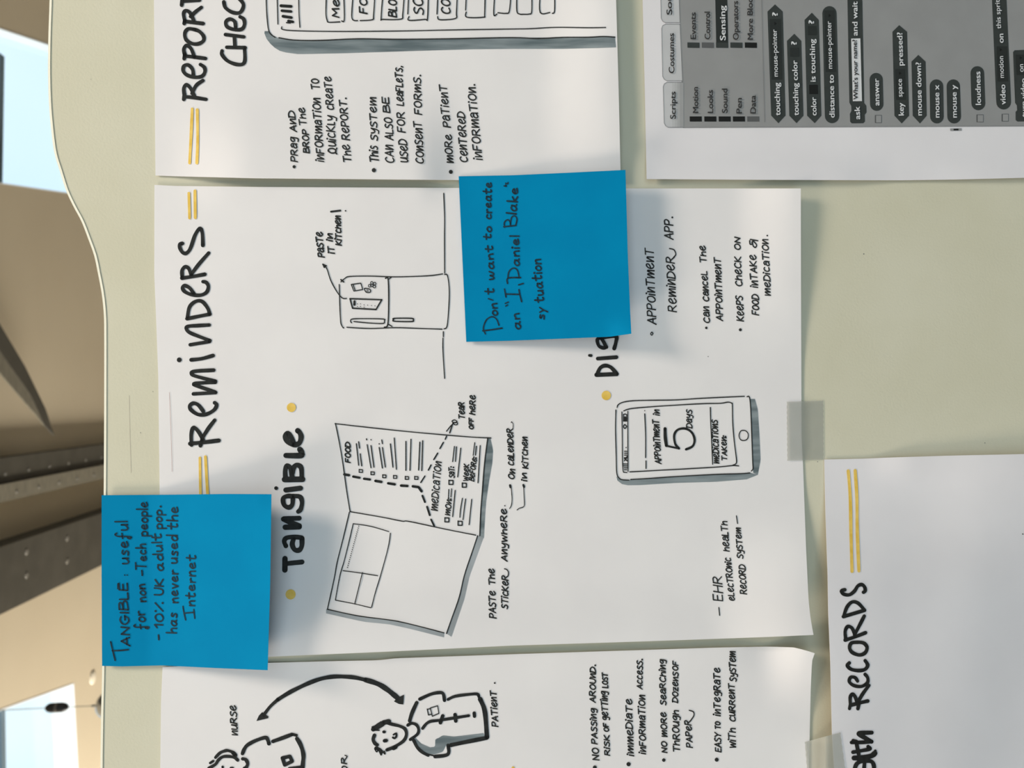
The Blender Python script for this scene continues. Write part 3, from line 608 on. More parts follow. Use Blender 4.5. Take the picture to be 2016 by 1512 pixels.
write(rem, h_rem, c, [[('On', 518, 890, 530, 755, 82), ('caLenDeR', 515, 690, 502, 175, 80)], [('in', 700, 912, 695, 805, 68), ('KiTchen', 718, 735, 705, 295, 76)]], 2.6)
strokes(rem, h_rem, c, 'arrow', PENINK, [(12, [(455, 1305), (480, 1260), (490, 1180), (485, 1080), (478, 1010)]), (30, [(468, 1002), (462, 975)]), (12, [(562, 1325), (595, 1300), (645, 1285), (665, 1250), (660, 1120), (655, 1010)]), (30, [(660, 998), (650, 970)]), (10, [(502, 175), (505, 110), (485, 75), (478, 88)])])
dots(rem, h_rem, c, 'handwriting', PENINK, [(388, 1265, 9)])
c = T(940, 1010, 6.873)
write(rem, h_rem, c, [[('PASTe', 250, 1420, 240, 1060, 85), ('The', 238, 972, 222, 758, 80)], [('STicKeR', 408, 1295, 415, 850, 82), ('AnywheRe', 402, 650, 392, -50, 78)]], 2.7)
strokes(rem, h_rem, c, 'handwriting', PENINK, [(15, [(415, 850), (418, 800), (395, 765), (365, 755)])])
# phone
c = T(1008, 756)
fb([(822, 728), (850, 748), (880, 756), (1000, 750), (1300, 730), (1600, 714), (1880, 700)], [(830, 760), (855, 785), (900, 797), (1000, 796), (1300, 778), (1600, 770), (1850, 750), (1935, 715)], GREY)
fb([(1875, 118), (1882, 200), (1890, 400), (1897, 600), (1900, 700)], [(1912, 118), (1935, 200), (1948, 400), (1957, 600), (1935, 715)], GREY)
strokes(rem, h_rem, c, 'phone_drawing', PENINK, [(W, [(818, 205), (815, 350), (820, 550), (825, 700), (845, 742), (870, 754), (920, 757)]), (W, [(828, 185), (835, 165), (870, 145), (950, 132), (1100, 128), (1300, 125), (1500, 112), (1830, 97)]),
 (W, [(1850, 100), (1870, 105), (1880, 200), (1888, 400), (1895, 600), (1898, 665), (1885, 685)]), (W, [(935, 752), (1100, 742), (1300, 728), (1600, 712), (1800, 706), (1873, 700)]),
 (W, [(880, 212), (950, 192), (1200, 172), (1500, 155), (1640, 152), (1700, 143), (1728, 150), (1735, 165), (1738, 300), (1750, 450), (1768, 600), (1760, 630), (1742, 640), (1785, 645)]), (W, [(928, 692), (1300, 672), (1600, 655), (1740, 642)]),
 (W - 1, [(865, 220), (868, 400), (870, 600), (875, 685), (885, 695), (905, 697)]), (W - 1, [(912, 215), (912, 400), (914, 690)]), (W - 1, [(1823, 365), (1800, 372), (1788, 405), (1800, 438), (1830, 445), (1855, 430), (1860, 395), (1845, 372), (1823, 365)])])
strokes(rem, h_rem, c, 'status_icons', PENINK, [(8, [(885, 675), (905, 675)]), (8, [(882, 660), (908, 660)]), (8, [(878, 645), (910, 645)]), (8, [(876, 630), (912, 630)]), (9, [(885, 605), (905, 580)]), (9, [(885, 580), (905, 605)]), (8, [(885, 590), (908, 570)]), (8, [(885, 560), (905, 560)]), (8, [(885, 545), (905, 545)]), (8, [(885, 530), (905, 530)]), (9, [(898, 502), (899, 500)]),
 (9, [(878, 335), (888, 320), (902, 335), (888, 350), (878, 335)]), (8, [(878, 292), (903, 292), (903, 240), (890, 236), (878, 240), (878, 292)], False), (22, [(890, 285), (890, 265)])])
strokes(rem, h_rem, c, 'screen_line', PENINK, [(W, [(1055, 665), (1055, 605)]), (W, [(1052, 580), (1052, 400), (1045, 235)]), (8, [(1045, 210), (1045, 211)])])
strokes(rem, h_rem, c, 'screen_line', PENINK, [(W, [(1562, 185), (1565, 300), (1575, 500), (1580, 632)])])
write(rem, h_rem, c, [[('APPOinTmenT', 1175, 627, 1155, 285, 46), ('in', 1160, 245, 1158, 205, 42)], [('DayS', 1417, 345, 1415, 207, 42)], [('meDicaTiOnS', 1630, 624, 1618, 287, 44)], [('TAKen:', 1692, 603, 1687, 412, 38)]], 2.35)
strokes(rem, h_rem, c, 'figure_five', INK, [(24, [(1205, 352), (1207, 420), (1216, 485)]), (15, [(1216, 487), (1315, 508)]), (17, [(1315, 508), (1285, 470), (1278, 400), (1310, 358), (1370, 352), (1418, 385), (1438, 440), (1422, 490), (1370, 515)])])
# right-hand notes
c = T(1008, 378)
write(rem, h_rem, c, [
 [('APPOinTmenT', 1135, 1040, 1112, 450, 62)], [('ReminDeR', 1297, 942, 1275, 512, 62), ('APP.', 1268, 372, 1262, 197, 62)],
 [(1530, 1070, 10), ('Can', 1555, 1030, 1550, 905, 46), ('CanceL', 1550, 860, 1535, 625, 44), ('The', 1530, 555, 1522, 425, 46)], [('APPOinTmenT', 1660, 1012, 1643, 522, 50)],
 [(1798, 1085, 12), ('KeePS', 1825, 1015, 1815, 822, 52), ('CheCK', 1812, 740, 1800, 512, 52), ('ON', 1798, 455, 1795, 360, 42)], [('FOOD', 1942, 968, 1942, 812, 50), ('inTAKe', 1935, 750, 1918, 497, 50), ('&', 1928, 440, 1925, 378, 55)]], 2.5)
strokes(rem, h_rem, c, 'handwriting', PENINK, [(9, [(1275, 512), (1290, 490), (1275, 455), (1240, 445)]), (8, [(1100, 1104), (1110, 1115), (1102, 1127), (1092, 1117), (1100, 1104)]), (6, [(1544, 1295), (1545, 1296)])])
write(rem, h_rem, T(1480, 440, 9.45), [[('meDicaTiOn', 350, 1340, 305, 300, 115), (288, 225, 15)]], 2.4)
write(rem, h_rem, T(1400, 1010, 6.877), [[('EHR', 160, 1185, 138, 860, 120)], [('eLecTROnic', 315, 1185, 265, 610, 78), ('heaLTh', 245, 515, 215, 115, 86)], [('RecORD', 478, 1095, 460, 705, 84), ('SySTem', 435, 612, 400, 205, 74)]], 2.4)
strokes(rem, h_rem, T(1400, 1010, 6.877), 'dash', PENINK, [(14, [(115, 1385), (105, 1280)]), (14, [(358, 142), (342, 38)])])

# ------------------------------------------------------------------ sheet: nurse and patient (lower left)
def h_nur(u, v):
    return .0008 + .0065 * sm((u - 1500) / 105) * sm((1420 - v) / 140) + .0008 * sm((1330 - v) / 40) * sm((u - 560) / 100) * sm((1500 - u) / 60) + .00018 * math.sin(u / 130) * math.sin(v / 110)
nur = coons([(320, 1313), (529, 1305), (640, 1302), (744, 1300), (780, 1296), (1008, 1288), (1258, 1280), (1410, 1275), (1512, 1273), (1562, 1274.5), (1585, 1280), (1604, 1286)], [(312, 2150), (1588, 2170)],
            [(320, 1313), (317, 1380), (315.5, 1512), (312, 2150)], [(1604, 1286), (1598.5, 1302), (1596, 1360), (1594, 1450), (1593, 1512), (1588, 2170)], 90, 60, h_nur, 'nurse_patient_sheet', PAPER)
tag(nur, 'white paper with nurse and patient figures joined by a thick black curved arrow', 'paper sheet')
c = T(504, 1134)
strokes(nur, h_nur, c, 'arrow', INK, [(24, [(60, 1095), (110, 1030), (170, 975)]), (30, [(170, 975), (250, 925), (330, 883), (430, 838), (520, 808), (610, 793), (700, 793), (780, 800), (860, 818)]), (37, [(860, 818), (920, 835), (980, 860), (1040, 900), (1080, 932), (1120, 965)])])
ik = Ink(h_nur); ik.poly([c(p) for p in [(3, 1142), (22, 1100), (48, 1072), (98, 1108), (95, 1120)]]); ik.poly([c(p) for p in [(1160, 1012), (1125, 1008), (1086, 988), (1110, 960), (1166, 935)]]); ik.build('arrow_head', INK, nur)
ik = Ink(h_nur, .0001)
ik.band([c(p) for p in [(1255, 1275), (1300, 1320), (1370, 1350), (1410, 1345), (1412, 1285), (1440, 1275), (1470, 1255), (1560, 1265), (1790, 1238)]], [c(p) for p in [(1255, 1300), (1290, 1360), (1350, 1400), (1400, 1405), (1470, 1385), (1490, 1345), (1500, 1325), (1570, 1310), (1800, 1262)]], 40); ik.build('marker_shading', GREY, nur)
strokes(nur, h_nur, c, 'patient_drawing', INK, [
 (28, [(1210, 1140), (1228, 1080), (1265, 998)]), (24, [(1290, 970), (1380, 930), (1450, 918), (1475, 932), (1484, 980)]), (22, [(1512, 972), (1570, 947), (1680, 932), (1742, 930), (1755, 952)]), (34, [(1765, 970), (1795, 1040), (1808, 1120), (1818, 1270)]),
 (30, [(1816, 1275), (1680, 1302), (1535, 1332)]), (26, [(1513, 1335), (1510, 1405), (1410, 1422)]), (24, [(1240, 1292), (1270, 1350), (1310, 1388), (1355, 1412)]), (12, [(1355, 1405), (1400, 1415)]),
 (22, [(1195, 1175), (1225, 1160), (1262, 1172), (1280, 1205), (1275, 1240), (1245, 1268), (1215, 1288)]), (24, [(1010, 1150), (1060, 1165), (1130, 1182), (1172, 1205), (1184, 1250), (1160, 1300), (1090, 1345), (1030, 1370)]), (28, [(1082, 1358), (1100, 1348)]),
 (36, [(1005, 1155), (1045, 1145)]), (30, [(922, 1208), (960, 1192), (1000, 1165)]), (12, [(915, 1190), (940, 1180), (960, 1165), (985, 1150)]), (10, [(915, 1215), (970, 1215)]), (26, [(932, 1255), (922, 1290), (938, 1320), (955, 1330)]), (24, [(945, 1355), (970, 1365), (990, 1385)]), (10, [(935, 1360), (950, 1385), (965, 1370), (985, 1410), (992, 1380), (1015, 1402), (1010, 1380)]),
 (20, [(1005, 1228), (1012, 1228)]), (26, [(1012, 1298), (1026, 1296)]), (15, [(1078, 1272), (1092, 1278), (1105, 1262), (1104, 1240)]), (12, [(1082, 1250), (1096, 1242)]),
 (22, [(1312, 1200), (1340, 1165), (1375, 1145), (1440, 1137), (1560, 1118), (1675, 1100)]), (28, [(1452, 1155), (1470, 1102)]), (28, [(1567, 1092), (1573, 1142)]), (26, [(1718, 1080), (1720, 1105)])])
strokes(nur, h_nur, c, 'pocket_drawing', PENINK, [(8, [(1372, 1040), (1430, 1022), (1440, 1082), (1388, 1105), (1372, 1040)], False), (8, [(1350, 1050), (1370, 1045)]), (8, [(1348, 1048), (1358, 1095), (1385, 1088)], False)])
write(nur, h_nur, c, [[('PATienT', 1907, 1185, 1890, 908, 46), (1880, 843, 7)], [('R', 714, 1478, 712, 1430, 40)], [('OO', 720, 1565, 716, 1500, 38)]], 2.6)
strokes(nur, h_nur, c, 'handwriting', PENINK, [(9, [(712, 1432), (716, 1420), (700, 1412)])])
c = T(400, 1380, 9.164)
strokes(nur, h_nur, c, 'nurse_drawing', INK, [
 (52, [(222, 1020), (300, 940), (380, 905), (440, 895), (530, 925), (585, 970)]), (52, [(100, 1215), (220, 1145), (270, 1070), (350, 1010), (450, 1000), (560, 1020), (622, 1070)]), (44, [(125, 1120), (180, 1085)]), (60, [(530, 930), (580, 985)]),
 (40, [(348, 1185), (352, 1205)]), (40, [(495, 1210), (535, 1210)]), (58, [(712, 1045), (765, 1060), (800, 1130), (775, 1200), (740, 1215)]), (62, [(708, 950), (740, 870), (800, 795), (950, 715), (1120, 662), (1165, 710), (1185, 770)]), (64, [(1258, 730), (1400, 680), (1600, 605)]), (50, [(1620, 605), (1680, 620)]),
 (70, [(1690, 680), (1745, 770), (1790, 890), (1808, 1000), (1800, 1100), (1790, 1215)]), (46, [(1550, 1215), (1790, 1185)]), (64, [(1430, 1030), (1560, 1000), (1605, 1090), (1470, 1155), (1430, 1030)], False)])
c = T(0, 1134)
write(nur, h_nur, c, [[('nuRSe', 1870, 1253, 1858, 1022, 48)]], 2.6)
c = T(1008, 1134)
write(nur, h_nur, c, [
 [(652, 1508, 16), ('NO', 687, 1448, 677, 1357, 48), ('PASSing', 672, 1322, 660, 1047, 42), ('AROUnD.', 657, 995, 657, 702, 44)], [('RiSK', 770, 1412, 765, 1257, 40), ('OF', 760, 1225, 755, 1162, 36), ('geTTing', 757, 1135, 748, 912, 46), ('LOST', 755, 880, 750, 767, 40)],
 [(918, 1482, 17), ('immeDiaTe', 957, 1415, 942, 972, 48)], [('inFORmaTiOn', 1052, 1400, 1045, 942, 48), ('AcceSS.', 1025, 890, 1027, 657, 42)],
 [(1195, 1450, 14), ('NO', 1222, 1390, 1217, 1307, 40), ('mORe', 1222, 1265, 1212, 1077, 44), ('SeaRChing', 1212, 1015, 1205, 662, 44)], [('ThROugh', 1320, 1385, 1312, 1062, 50), ('DOzenS', 1305, 995, 1307, 762, 42), ('OF', 1307, 745, 1307, 677, 42)], [('PAPeR', 1422, 1350, 1408, 1137, 46)],
 [(1612, 1447, 16), ('EASY', 1647, 1385, 1642, 1237, 46), ('TO', 1640, 1205, 1637, 1150, 38), ('inTegRaTe', 1640, 1100, 1637, 727, 48)], [('wiTh', 1762, 1355, 1757, 1202, 50), ('CuRRenT', 1757, 1145, 1750, 852, 44), ('SySTem', 1765, 830, 1757, 597, 48)]], 2.6)
strokes(nur, h_nur, c, 'handwriting', PENINK, [(9, [(1408, 1137), (1432, 1100), (1428, 1070), (1395, 1058)])])
dots(nur, h_nur, c, 'yellow_spot', YEL, [(8, 1512, 12)])

# ------------------------------------------------------------------ sheet: health RECORDS (lower right)
def h_hea(u, v): return .0008 + .0125 * (1 - sm((u - 1620) / 560)) * sm((v - 930) / 300) + .0026 * sm((u - 1700) / 100) * sm((960 - v) / 60) + .0018 * sm((u - 1750) / 200) * (0.5 + .5 * math.sin(u / 90 + v / 210)) + .0003 * math.sin(v / 140) * sm((u - 1650) / 100)
hea = coons([(1622.7, 904.7), (1700, 903), (1747, 901), (1872, 897), (2016, 894), (2500, 884)], [(1668, 2100), (2530, 2100)], [(1622.7, 904.7), (1625, 1006), (1629.5, 1134), (1630.7, 1210), (1634.5, 1296), (1638, 1446), (1642, 1512), (1668, 2100)], [(2500, 884), (2530, 2100)], 60, 60, h_hea, 'health_records_sheet', PAPER2)
tag(hea, 'mostly blank white paper headed health RECORDS with yellow double line, at the lower right', 'paper sheet')
strokes(hea, h_hea, T(1512, 756), 'underline', YEL, [(25, [(632, 685), (648, 900), (654, 1200), (662, 1475)]), (25, [(686, 682), (700, 900), (703, 1150), (716, 1472)])])
dots(hea, h_hea, T(1512, 756), 'ink_speck', INK, [(2007, 1182, 5)])
c = T(1512, 1134)
strokes(hea, h_hea, c, 'heading', INK, [
 (26, [(605, 108), (578, 118), (595, 142), (640, 148), (680, 120), (708, 78), (740, 68), (762, 90), (765, 118), (752, 128)]), (26, [(594, 320), (760, 270)]), (26, [(597, 315), (622, 245), (662, 205), (708, 213), (755, 262)]),
 (26, [(608, 505), (690, 478), (768, 447)]), (26, [(612, 495), (608, 435), (628, 398), (662, 412), (690, 475)]), (26, [(682, 462), (720, 390), (758, 315)]), (20, [(655, 490), (690, 480)]),
 (27, [(700, 522), (655, 530), (643, 568), (665, 603), (720, 622), (765, 605), (780, 562), (752, 528), (700, 522)]), (27, [(640, 685), (625, 705), (655, 735), (715, 745), (765, 735), (785, 702), (765, 667)]),
 (25, [(705, 828), (685, 800), (652, 798), (640, 832), (675, 862), (735, 870), (782, 842), (785, 802), (765, 775)]), (24, [(642, 1045), (650, 1005)]), (27, [(650, 1018), (720, 1000), (785, 985)]), (26, [(650, 1020), (648, 955), (668, 930), (690, 960), (712, 1030)]), (26, [(705, 1000), (745, 930), (795, 862)]), (28, [(708, 1045), (715, 1010)])])
c = T(1600, 1380, 9.164)
strokes(hea, h_hea, c, 'heading', INK, [(72, [(1065, 572), (860, 580), (835, 605), (950, 670), (1060, 735)]), (62, [(700, 750), (880, 748), (1060, 735)]), (60, [(730, 715), (790, 730)]), (62, [(728, 925), (900, 895), (1035, 865), (1000, 825)]), (64, [(795, 790), (830, 960)]), (88, [(745, 1030), (900, 1025), (1060, 990), (1120, 945)]), (50, [(1130, 900), (1125, 960)]),
 (70, [(760, 1215), (800, 1130), (900, 1085), (1040, 1085), (1095, 1140), (1105, 1240), (1060, 1330)]), (66, [(940, 1090), (930, 1250), (990, 1340), (1060, 1330)])])

# ------------------------------------------------------------------ printed sheet (upper right)
def h_prn(u, v): return .0009 + .0022 * sm((v - 285) / 70) * (1 - .8 * sm((u - 1640) / 130)) + .0012 * sm((v - 300) / 60) * sm((u - 1800) / 200)
prn = coons([(1245, -880), (2200, -900)], [(1273, 352.5), (1500, 354), (1770, 355), (1880, 353.5), (2016, 350), (2240, 345)], [(1245, -880), (1265, 0), (1269, 160), (1273, 352.5)], [(2200, -900), (2240, 345)], 60, 70, h_prn, 'printed_sheet', PAPER2)
tag(prn, 'white sheet printed with grey menu tabs and dark rounded code blocks', 'paper sheet')
def pf(u, v): return h_prn(u, v)
_tm = {}
def text_mesh(txt, bold):
    k = (txt, bold)
    if k in _tm: return _tm[k]
    fc = bpy.data.curves.new('t', 'FONT'); fc.body = txt; fc.size = 1.0; fc.fill_mode = 'FRONT'; fc.resolution_u = 4
    o = bpy.data.objects.new('t', fc); COL.objects.link(o); bpy.context.view_layer.update()
    m = bpy.data.meshes.new_from_object(o.evaluated_get(bpy.context.evaluated_depsgraph_get()))
    bpy.data.objects.remove(o)
    vs = [(q.co.x, q.co.y) for q in m.vertices]; fs = [tuple(p.vertices) for p in m.polygons]
    x0 = min(a for a, _ in vs); x1 = max(a for a, _ in vs)
    base = [((a - x0) / (x1 - x0), b) for a, b in vs]; vv = []; ff = []; wd = x1 - x0
    for sh, sv in ([(0, 0)] if bold < .01 else [(0, 0), (-bold, -bold * .6), (bold, -bold * .6), (bold, bold * .6), (-bold, bold * .6)]):
        n = len(vv); vv += [(a + sh / wd, b + sv, .000025 * (n // max(1, len(base)))) for a, b in base]; ff += [tuple(n + i for i in q) for q in fs]
    _tm[k] = (vv, ff); return _tm[k]
def ptext(c, txt, x0, y0, x1, y1, h, m, parent, bold=0.0, name='lettering', off=.0005):
    """h: letter height of a capital in crop pixels"""
    vs, fs = text_mesh(txt, bold); (u0, v0), (u1, v1) = c((x0, y0)), c((x1, y1)); L = math.hypot(u1 - u0, v1 - v0); du, dv = (u1 - u0) / L, (v1 - v0) / L
    H = h / c.k / .73
    pts = [P(u0 + du * L * a + dv * H * b, v0 + dv * L * a - du * H * b, pf(u0, v0) + off + dz) for a, b, dz in vs]
    return link(name, pts, fs, m, parent)
def pshape(c, pts, m, parent, name, off, close=True):
    o = Ink(pf, off); o.poly([c(p) for p in pts]); return o.build(name, m, parent)
def pline(c, pts, wd, m, parent, name, off=.0004, curve=False):
    o = Ink(pf, off); o.line([c(p) for p in pts], wd, curve=curve, wob=0, caps=False); return o.build(name, m, parent)
c = T(1008, 0)
# grey panel with its tabs
pshape(c, [(1345, 1006), (4900, 990), (4700, -3500), (1230, -3500), (1318, 0)], PGREY, prn, 'grey_panel', .0001)
def tab(x0, y0, y1, sk, m=PTAB, off=.00015):
    r = 28; X = lambda x, y: x - sk * (y1 - y)
    return [(X(1350 - 0, y1) if False else 1348 - sk * (y1 - y1), y1), (x0 + r, y1), (x0 + 8, y1 - 10), (x0, y1 - r), (x0 - 6, y0 + r), (x0 + 2, y0 + 8), (x0 + 22, y0), (1344, y0)]
for nm, x0, y0, y1, xr0, xr1, tx in (('Scripts', 1198, 648, 1003, 1347, 1350, (1290, 935, 1288, 722)), ('Costumes', 1186, 190, 636, 1322, 1342, (1279, 575, 1276, 262)), ('Sounds', 1174, -300, 178, 1305, 1322, (1262, 114, 1250, -190))):
    pts = [(xr1, y1), (x0 + 32, y1), (x0 + 12, y1 - 12), (x0, y1 - 35), (x0 - 8, y0 + 35), (x0, y0 + 12), (x0 + 22, y0), (xr0, y0)]
    t = pshape(c, pts, PTAB, prn, 'tab', .00015)
    pline(c, [pts[0]] + pts[1:] + ([] if nm == 'Scripts' else [pts[0]]), .7, PLINE, prn, 'tab_outline', .0003)
    ptext(c, nm, *tx, 46, PTEXT, t, .012)
for i, (xa_, xb_, g_) in enumerate(((1262, 1282, .46), (1282, 1302, .42), (1302, 1322, .37), (1322, 1351, .32))):
    pshape(c, [(xa_, 1002), (xb_, 1002), (xb_ - .5, 650), (xa_ - .5, 650)], mat('printed_gradient_grey', (g_, g_ * .985, g_ * .975), .65, spec=.2), prn, 'tab_shade', .0002)
pline(c, [(1349, 1006), (4900, 988)], .6, PLINE, prn, 'panel_outline', .0003)
pline(c, [(1990, 960), (1966, 0), (1955, -400)], .7, PLINE, prn, 'divider_line', .0003)
for nm, x, xe, y0, y1, wt, top in (('Motion', 1468, 1465, 888, 686, PMID, 1400), ('Looks', 1585, 1582, 888, 709, 0, 1515), ('Sound', 1698, 1696, 888, 698, 0, 1628), ('Pen', 1811, 1810, 892, 772, 0, 1740), ('Data', 1921, 1919, 892, 751, PMID, 1853)):
    b = pshape(c, [(top, 957), (top + 95, 957), (top + 94, 917), (top - 1, 917)], PMID if nm == 'Data' else PBLACK, prn, 'menu_swatch', .0002)
    ptext(c, nm, x, y0, xe, y1, 46, PTEXT, b, .012)
pshape(c, [(1609, 376), (1703, 376), (1685, -500), (1590, -500)], PFIELD, prn, 'highlight_bar', .0002)
for nm, x, xe, y0, y1, top, m in (('Events', 1450, 1447, 306, 98, 1382, PDARK), ('Control', 1562, 1559, 308, 92, 1495, PMID), ('Sensing', 1682, 1678, 316, 45, 1607, PDARK), ('Operators', 1785, 1780, 312, 8, 1720, PDARK), ('More Blocks', 1899, 1894, 311, -78, 1834, PBLACK)):
    b = pshape(c, [(top, 375), (top + 95, 377), (top + 94, 336), (top - 1, 334)], m, prn, 'menu_swatch', .00025)
    ptext(c, nm, x, y0, xe, y1, 46, PWHITE if nm == 'Sensing' else PTEXT, b, .019 if nm == 'Sensing' else .012)
c = T(1512, 0)
def hexa(xl0, xr0, yb, ax0, ay0, xl1, xr1, yt, ax1, ay1): return pshape(c, [(xl0, yb), (ax0, ay0), (xr0, yb), (xr1, yt), (ax1, ay1), (xl1, yt)], PDARK, prn, 'hexagon_block', .0002)
def pill(xl0, xr0, y0, xl1, xr1, y1, name='rounded_block'):
    def arc(xl, xr, y, s):
        r = (xr - xl) / 2; cx = (xl + xr) / 2
        return [(cx - s * r * math.cos(t * math.pi / 10), y - s * r * 1 + s * r * (1 - 0) * math.sin(t * math.pi / 10) * 1.0 + 0) for t in range(11)]
    r0 = (xr0 - xl0) / 2; r1 = (xr1 - xl1) / 2
    a = [((xl0 + xr0) / 2 - r0 * math.cos(t * math.pi / 10), y0 - r0 + r0 * math.sin(t * math.pi / 10)) for t in range(11)]
    b = [((xl1 + xr1) / 2 + r1 * math.cos(t * math.pi / 10), y1 + r1 - r1 * math.sin(t * math.pi / 10)) for t in range(11)]
    return pshape(c, a + b, PDARK, prn, name, .0002)
def field(x0, x1, y0, dx, y1, m=PFIELD, blk=None, name='input_field'): return pshape(c, [(x0, y0), (x1, y0), (x1 - dx, y1), (x0 - dx, y1)], m, blk, name, .0003)
def tri(x, y, blk): pshape(c, [(x - 9, y + 13), (x + 9, y), (x - 9, y - 13)], PBLACK, blk, 'drop_down_arrow', .0004)
H = 44; BD = .019
k = hexa(25, 138, 910, 82, 970, -4, 116, 91, 55, 35); field(28, 112, 625, 14, 150, blk=k); ptext(c, 'touching', 97, 908, 90, 652, H, PWHITE, k, BD); ptext(c, 'mouse-pointer', 78, 602, 68, 232, 40, PWHITE, k, .012); tri(60, 185, k); ptext(c, '?', 76, 122, 74, 96, H, PWHITE, k, BD)
k = hexa(168, 279, 911, 225, 970, 149, 262, 322, 207, 266); field(175, 246, 445, 2, 375, blk=k); ptext(c, 'touching color', 242, 908, 230, 476, H, PWHITE, k, BD); ptext(c, '?', 225, 350, 224, 326, H, PWHITE, k, BD)
k = hexa(308, 420, 911, 368, 970, 288, 400, 157, 345, 100); field(326, 394, 740, 2, 668, PBLACK, k); field(316, 384, 275, 2, 205, blk=k); ptext(c, 'color', 382, 908, 379, 766, H, PWHITE, k, BD); ptext(c, 'is touching', 375, 642, 368, 308, H, PWHITE, k, BD); ptext(c, '?', 362, 185, 361, 159, H, PWHITE, k, BD)
k = pill(448, 561, 970, 428, 540, 48); field(455, 535, 565, 12, 82, blk=k); ptext(c, 'distance to', 525, 925, 517, 590, H, PWHITE, k, BD); ptext(c, 'mouse-pointer', 506, 540, 497, 167, 40, PWHITE, k, .012); tri(487, 122, k)
k = pshape(c, [(620, -300), (641, 808), (656, 835), (657, 872), (645, 897), (647, 958), (660, 971), (750, 970), (763, 957), (762, 903), (776, 885), (774, 832), (758, 812), (757, 780), (737, -300)], PDARK, prn, 'stack_block', .0002)
pshape(c, [(668, 797), (740, 796), (727, 302), (655, 304)], PWHITE, k, 'input_field', .0003); ptext(c, 'ask', 725, 938, 722, 838, H, PWHITE, k, BD); ptext(c, "What's your name?", 709, 782, 700, 313, 38, PTEXT, k, .012); ptext(c, 'and wait', 705, 280, 704, 13, H, PWHITE, k, BD)
def check(x0, x1, y0, y1):
    b = pshape(c, [(x0, y1), (x1, y1), (x1, y0), (x0, y0)], PMID, prn, 'tick_box', .0002); pshape(c, [(x0 + 9, y1 - 3), (x1 - 3, y1 - 3), (x1 - 3, y0 + 4), (x0 + 9, y0 + 4)], PGREY, b, 'tick_box_face', .0003)
check(842, 895, 906, 968); check(1642, 1697, 902, 962); check(1840, 1895, 897, 956)
k = pill(804, 909, 873, 800, 904, 574); ptext(c, 'answer', 877, 830, 873, 619, H, PWHITE, k, BD)
k = hexa(996, 1111, 911, 1053, 972, 980, 1095, 250, 1033, 198); field(1010, 1086, 785, 8, 545, blk=k); ptext(c, 'key', 1070, 908, 1067, 810, H, PWHITE, k, BD); ptext(c, 'space', 1058, 762, 1054, 622, 40, PWHITE, k, .012); tri(1042, 577, k); ptext(c, 'pressed?', 1065, 515, 1057, 256, H, PWHITE, k, BD)
k = hexa(1140, 1250, 911, 1197, 972, 1130, 1241, 485, 1184, 432); ptext(c, 'mouse down?', 1212, 908, 1204, 492, H, PWHITE, k, BD)
k = pill(1277, 1384, 972, 1273, 1380, 625); ptext(c, 'mouse x', 1350, 925, 1347, 669, H, PWHITE, k, BD)
k = pill(1412, 1520, 972, 1407, 1512, 625); ptext(c, 'mouse y', 1487, 925, 1483, 669, H, PWHITE, k, BD)
k = pill(1602, 1711, 868, 1595, 1702, 521); ptext(c, 'loudness', 1677, 825, 1671, 564, H, PWHITE, k, BD)
k = pill(1798, 1914, 862, 1758, 1872, -200); field(1808, 1890, 640, 6, 365, blk=k); ptext(c, 'video', 1872, 822, 1867, 666, H, PWHITE, k, BD); ptext(c, 'motion', 1858, 612, 1852, 442, 40, PWHITE, k, .012); tri(1835, 392, k); ptext(c, 'on', 1855, 336, 1853, 266, H, PWHITE, k, BD); ptext(c, 'this sprite', 1836, 225, 1822, -32, 40, PWHITE, k, .012)
k = pshape(c, [(1930, 410), (1942, 396), (2300, 380), (2320, 950), (1965, 957), (1950, 945), (1950, 880), (1962, 868), (1960, 830), (1946, 810)], PDARK, prn, 'stack_block', .0002)
ptext(c, 'turn video', 2037, 920, 2030, 618, H, PWHITE, k, BD); field(1958, 2040, 590, 8, 430, blk=k); ptext(c, 'on', 2013, 565, 2010, 505, 40, PWHITE, k, .012); tri(1992, 455, k)
pshape(c, [(1434, 1012), (1436, 1030), (1526, 1028), (1524, 1010)], PGREY, prn, 'scroll_mark', .0002); pshape(c, [(1462, 1015), (1462, 1027), (1500, 1026), (1500, 1014)], PBLACK, prn, 'scroll_mark', .0003)

# ------------------------------------------------------------------ sticky notes
def h_n1(u, v):
    t = (u - 200) / 334
    return .0021 + .0004 * t + .0128 * max(0, (u - 292) / 240) ** 1.25 - .0010 * sm((u - 505) / 30) * sm((1010 - v) / 40) + .0012 * sm((60 - (u - 200)) / 60) * 0
n1 = coons([(200, 975), (330, 974), (450, 972.5), (534.5, 973)], [(201, 1311), (240, 1312), (300, 1310.5), (320, 1310), (420, 1315), (527, 1319.5)], [(200, 975), (200, 1140), (201, 1311)], [(534.5, 973), (532, 1150), (527, 1319.5)], 40, 20, h_n1, 'sticky_note', BLUE)
tag(n1, 'blue sticky note reading TANGIBLE useful for non-tech people, overhanging the board edge', 'sticky note')
c = T(200, 960, 4.085)
WN = 2.9
strokes(n1, h_n1, c, 'handwriting', NOTEINK, [(11, [(72, 1240), (88, 1310), (108, 1390)]), (12, [(85, 1312), (150, 1310), (215, 1303)]), (8, [(130, 772), (128, 815)]), (10, [(185, 703), (186, 704)]), (10, [(205, 703), (206, 704)])])
write(n1, h_n1, c, [[('ANGIBLE', 226, 1272, 205, 770, 68), ('useful', 216, 612, 204, 272, 96)]], WN, NOTEINK, FB, slant=.04)
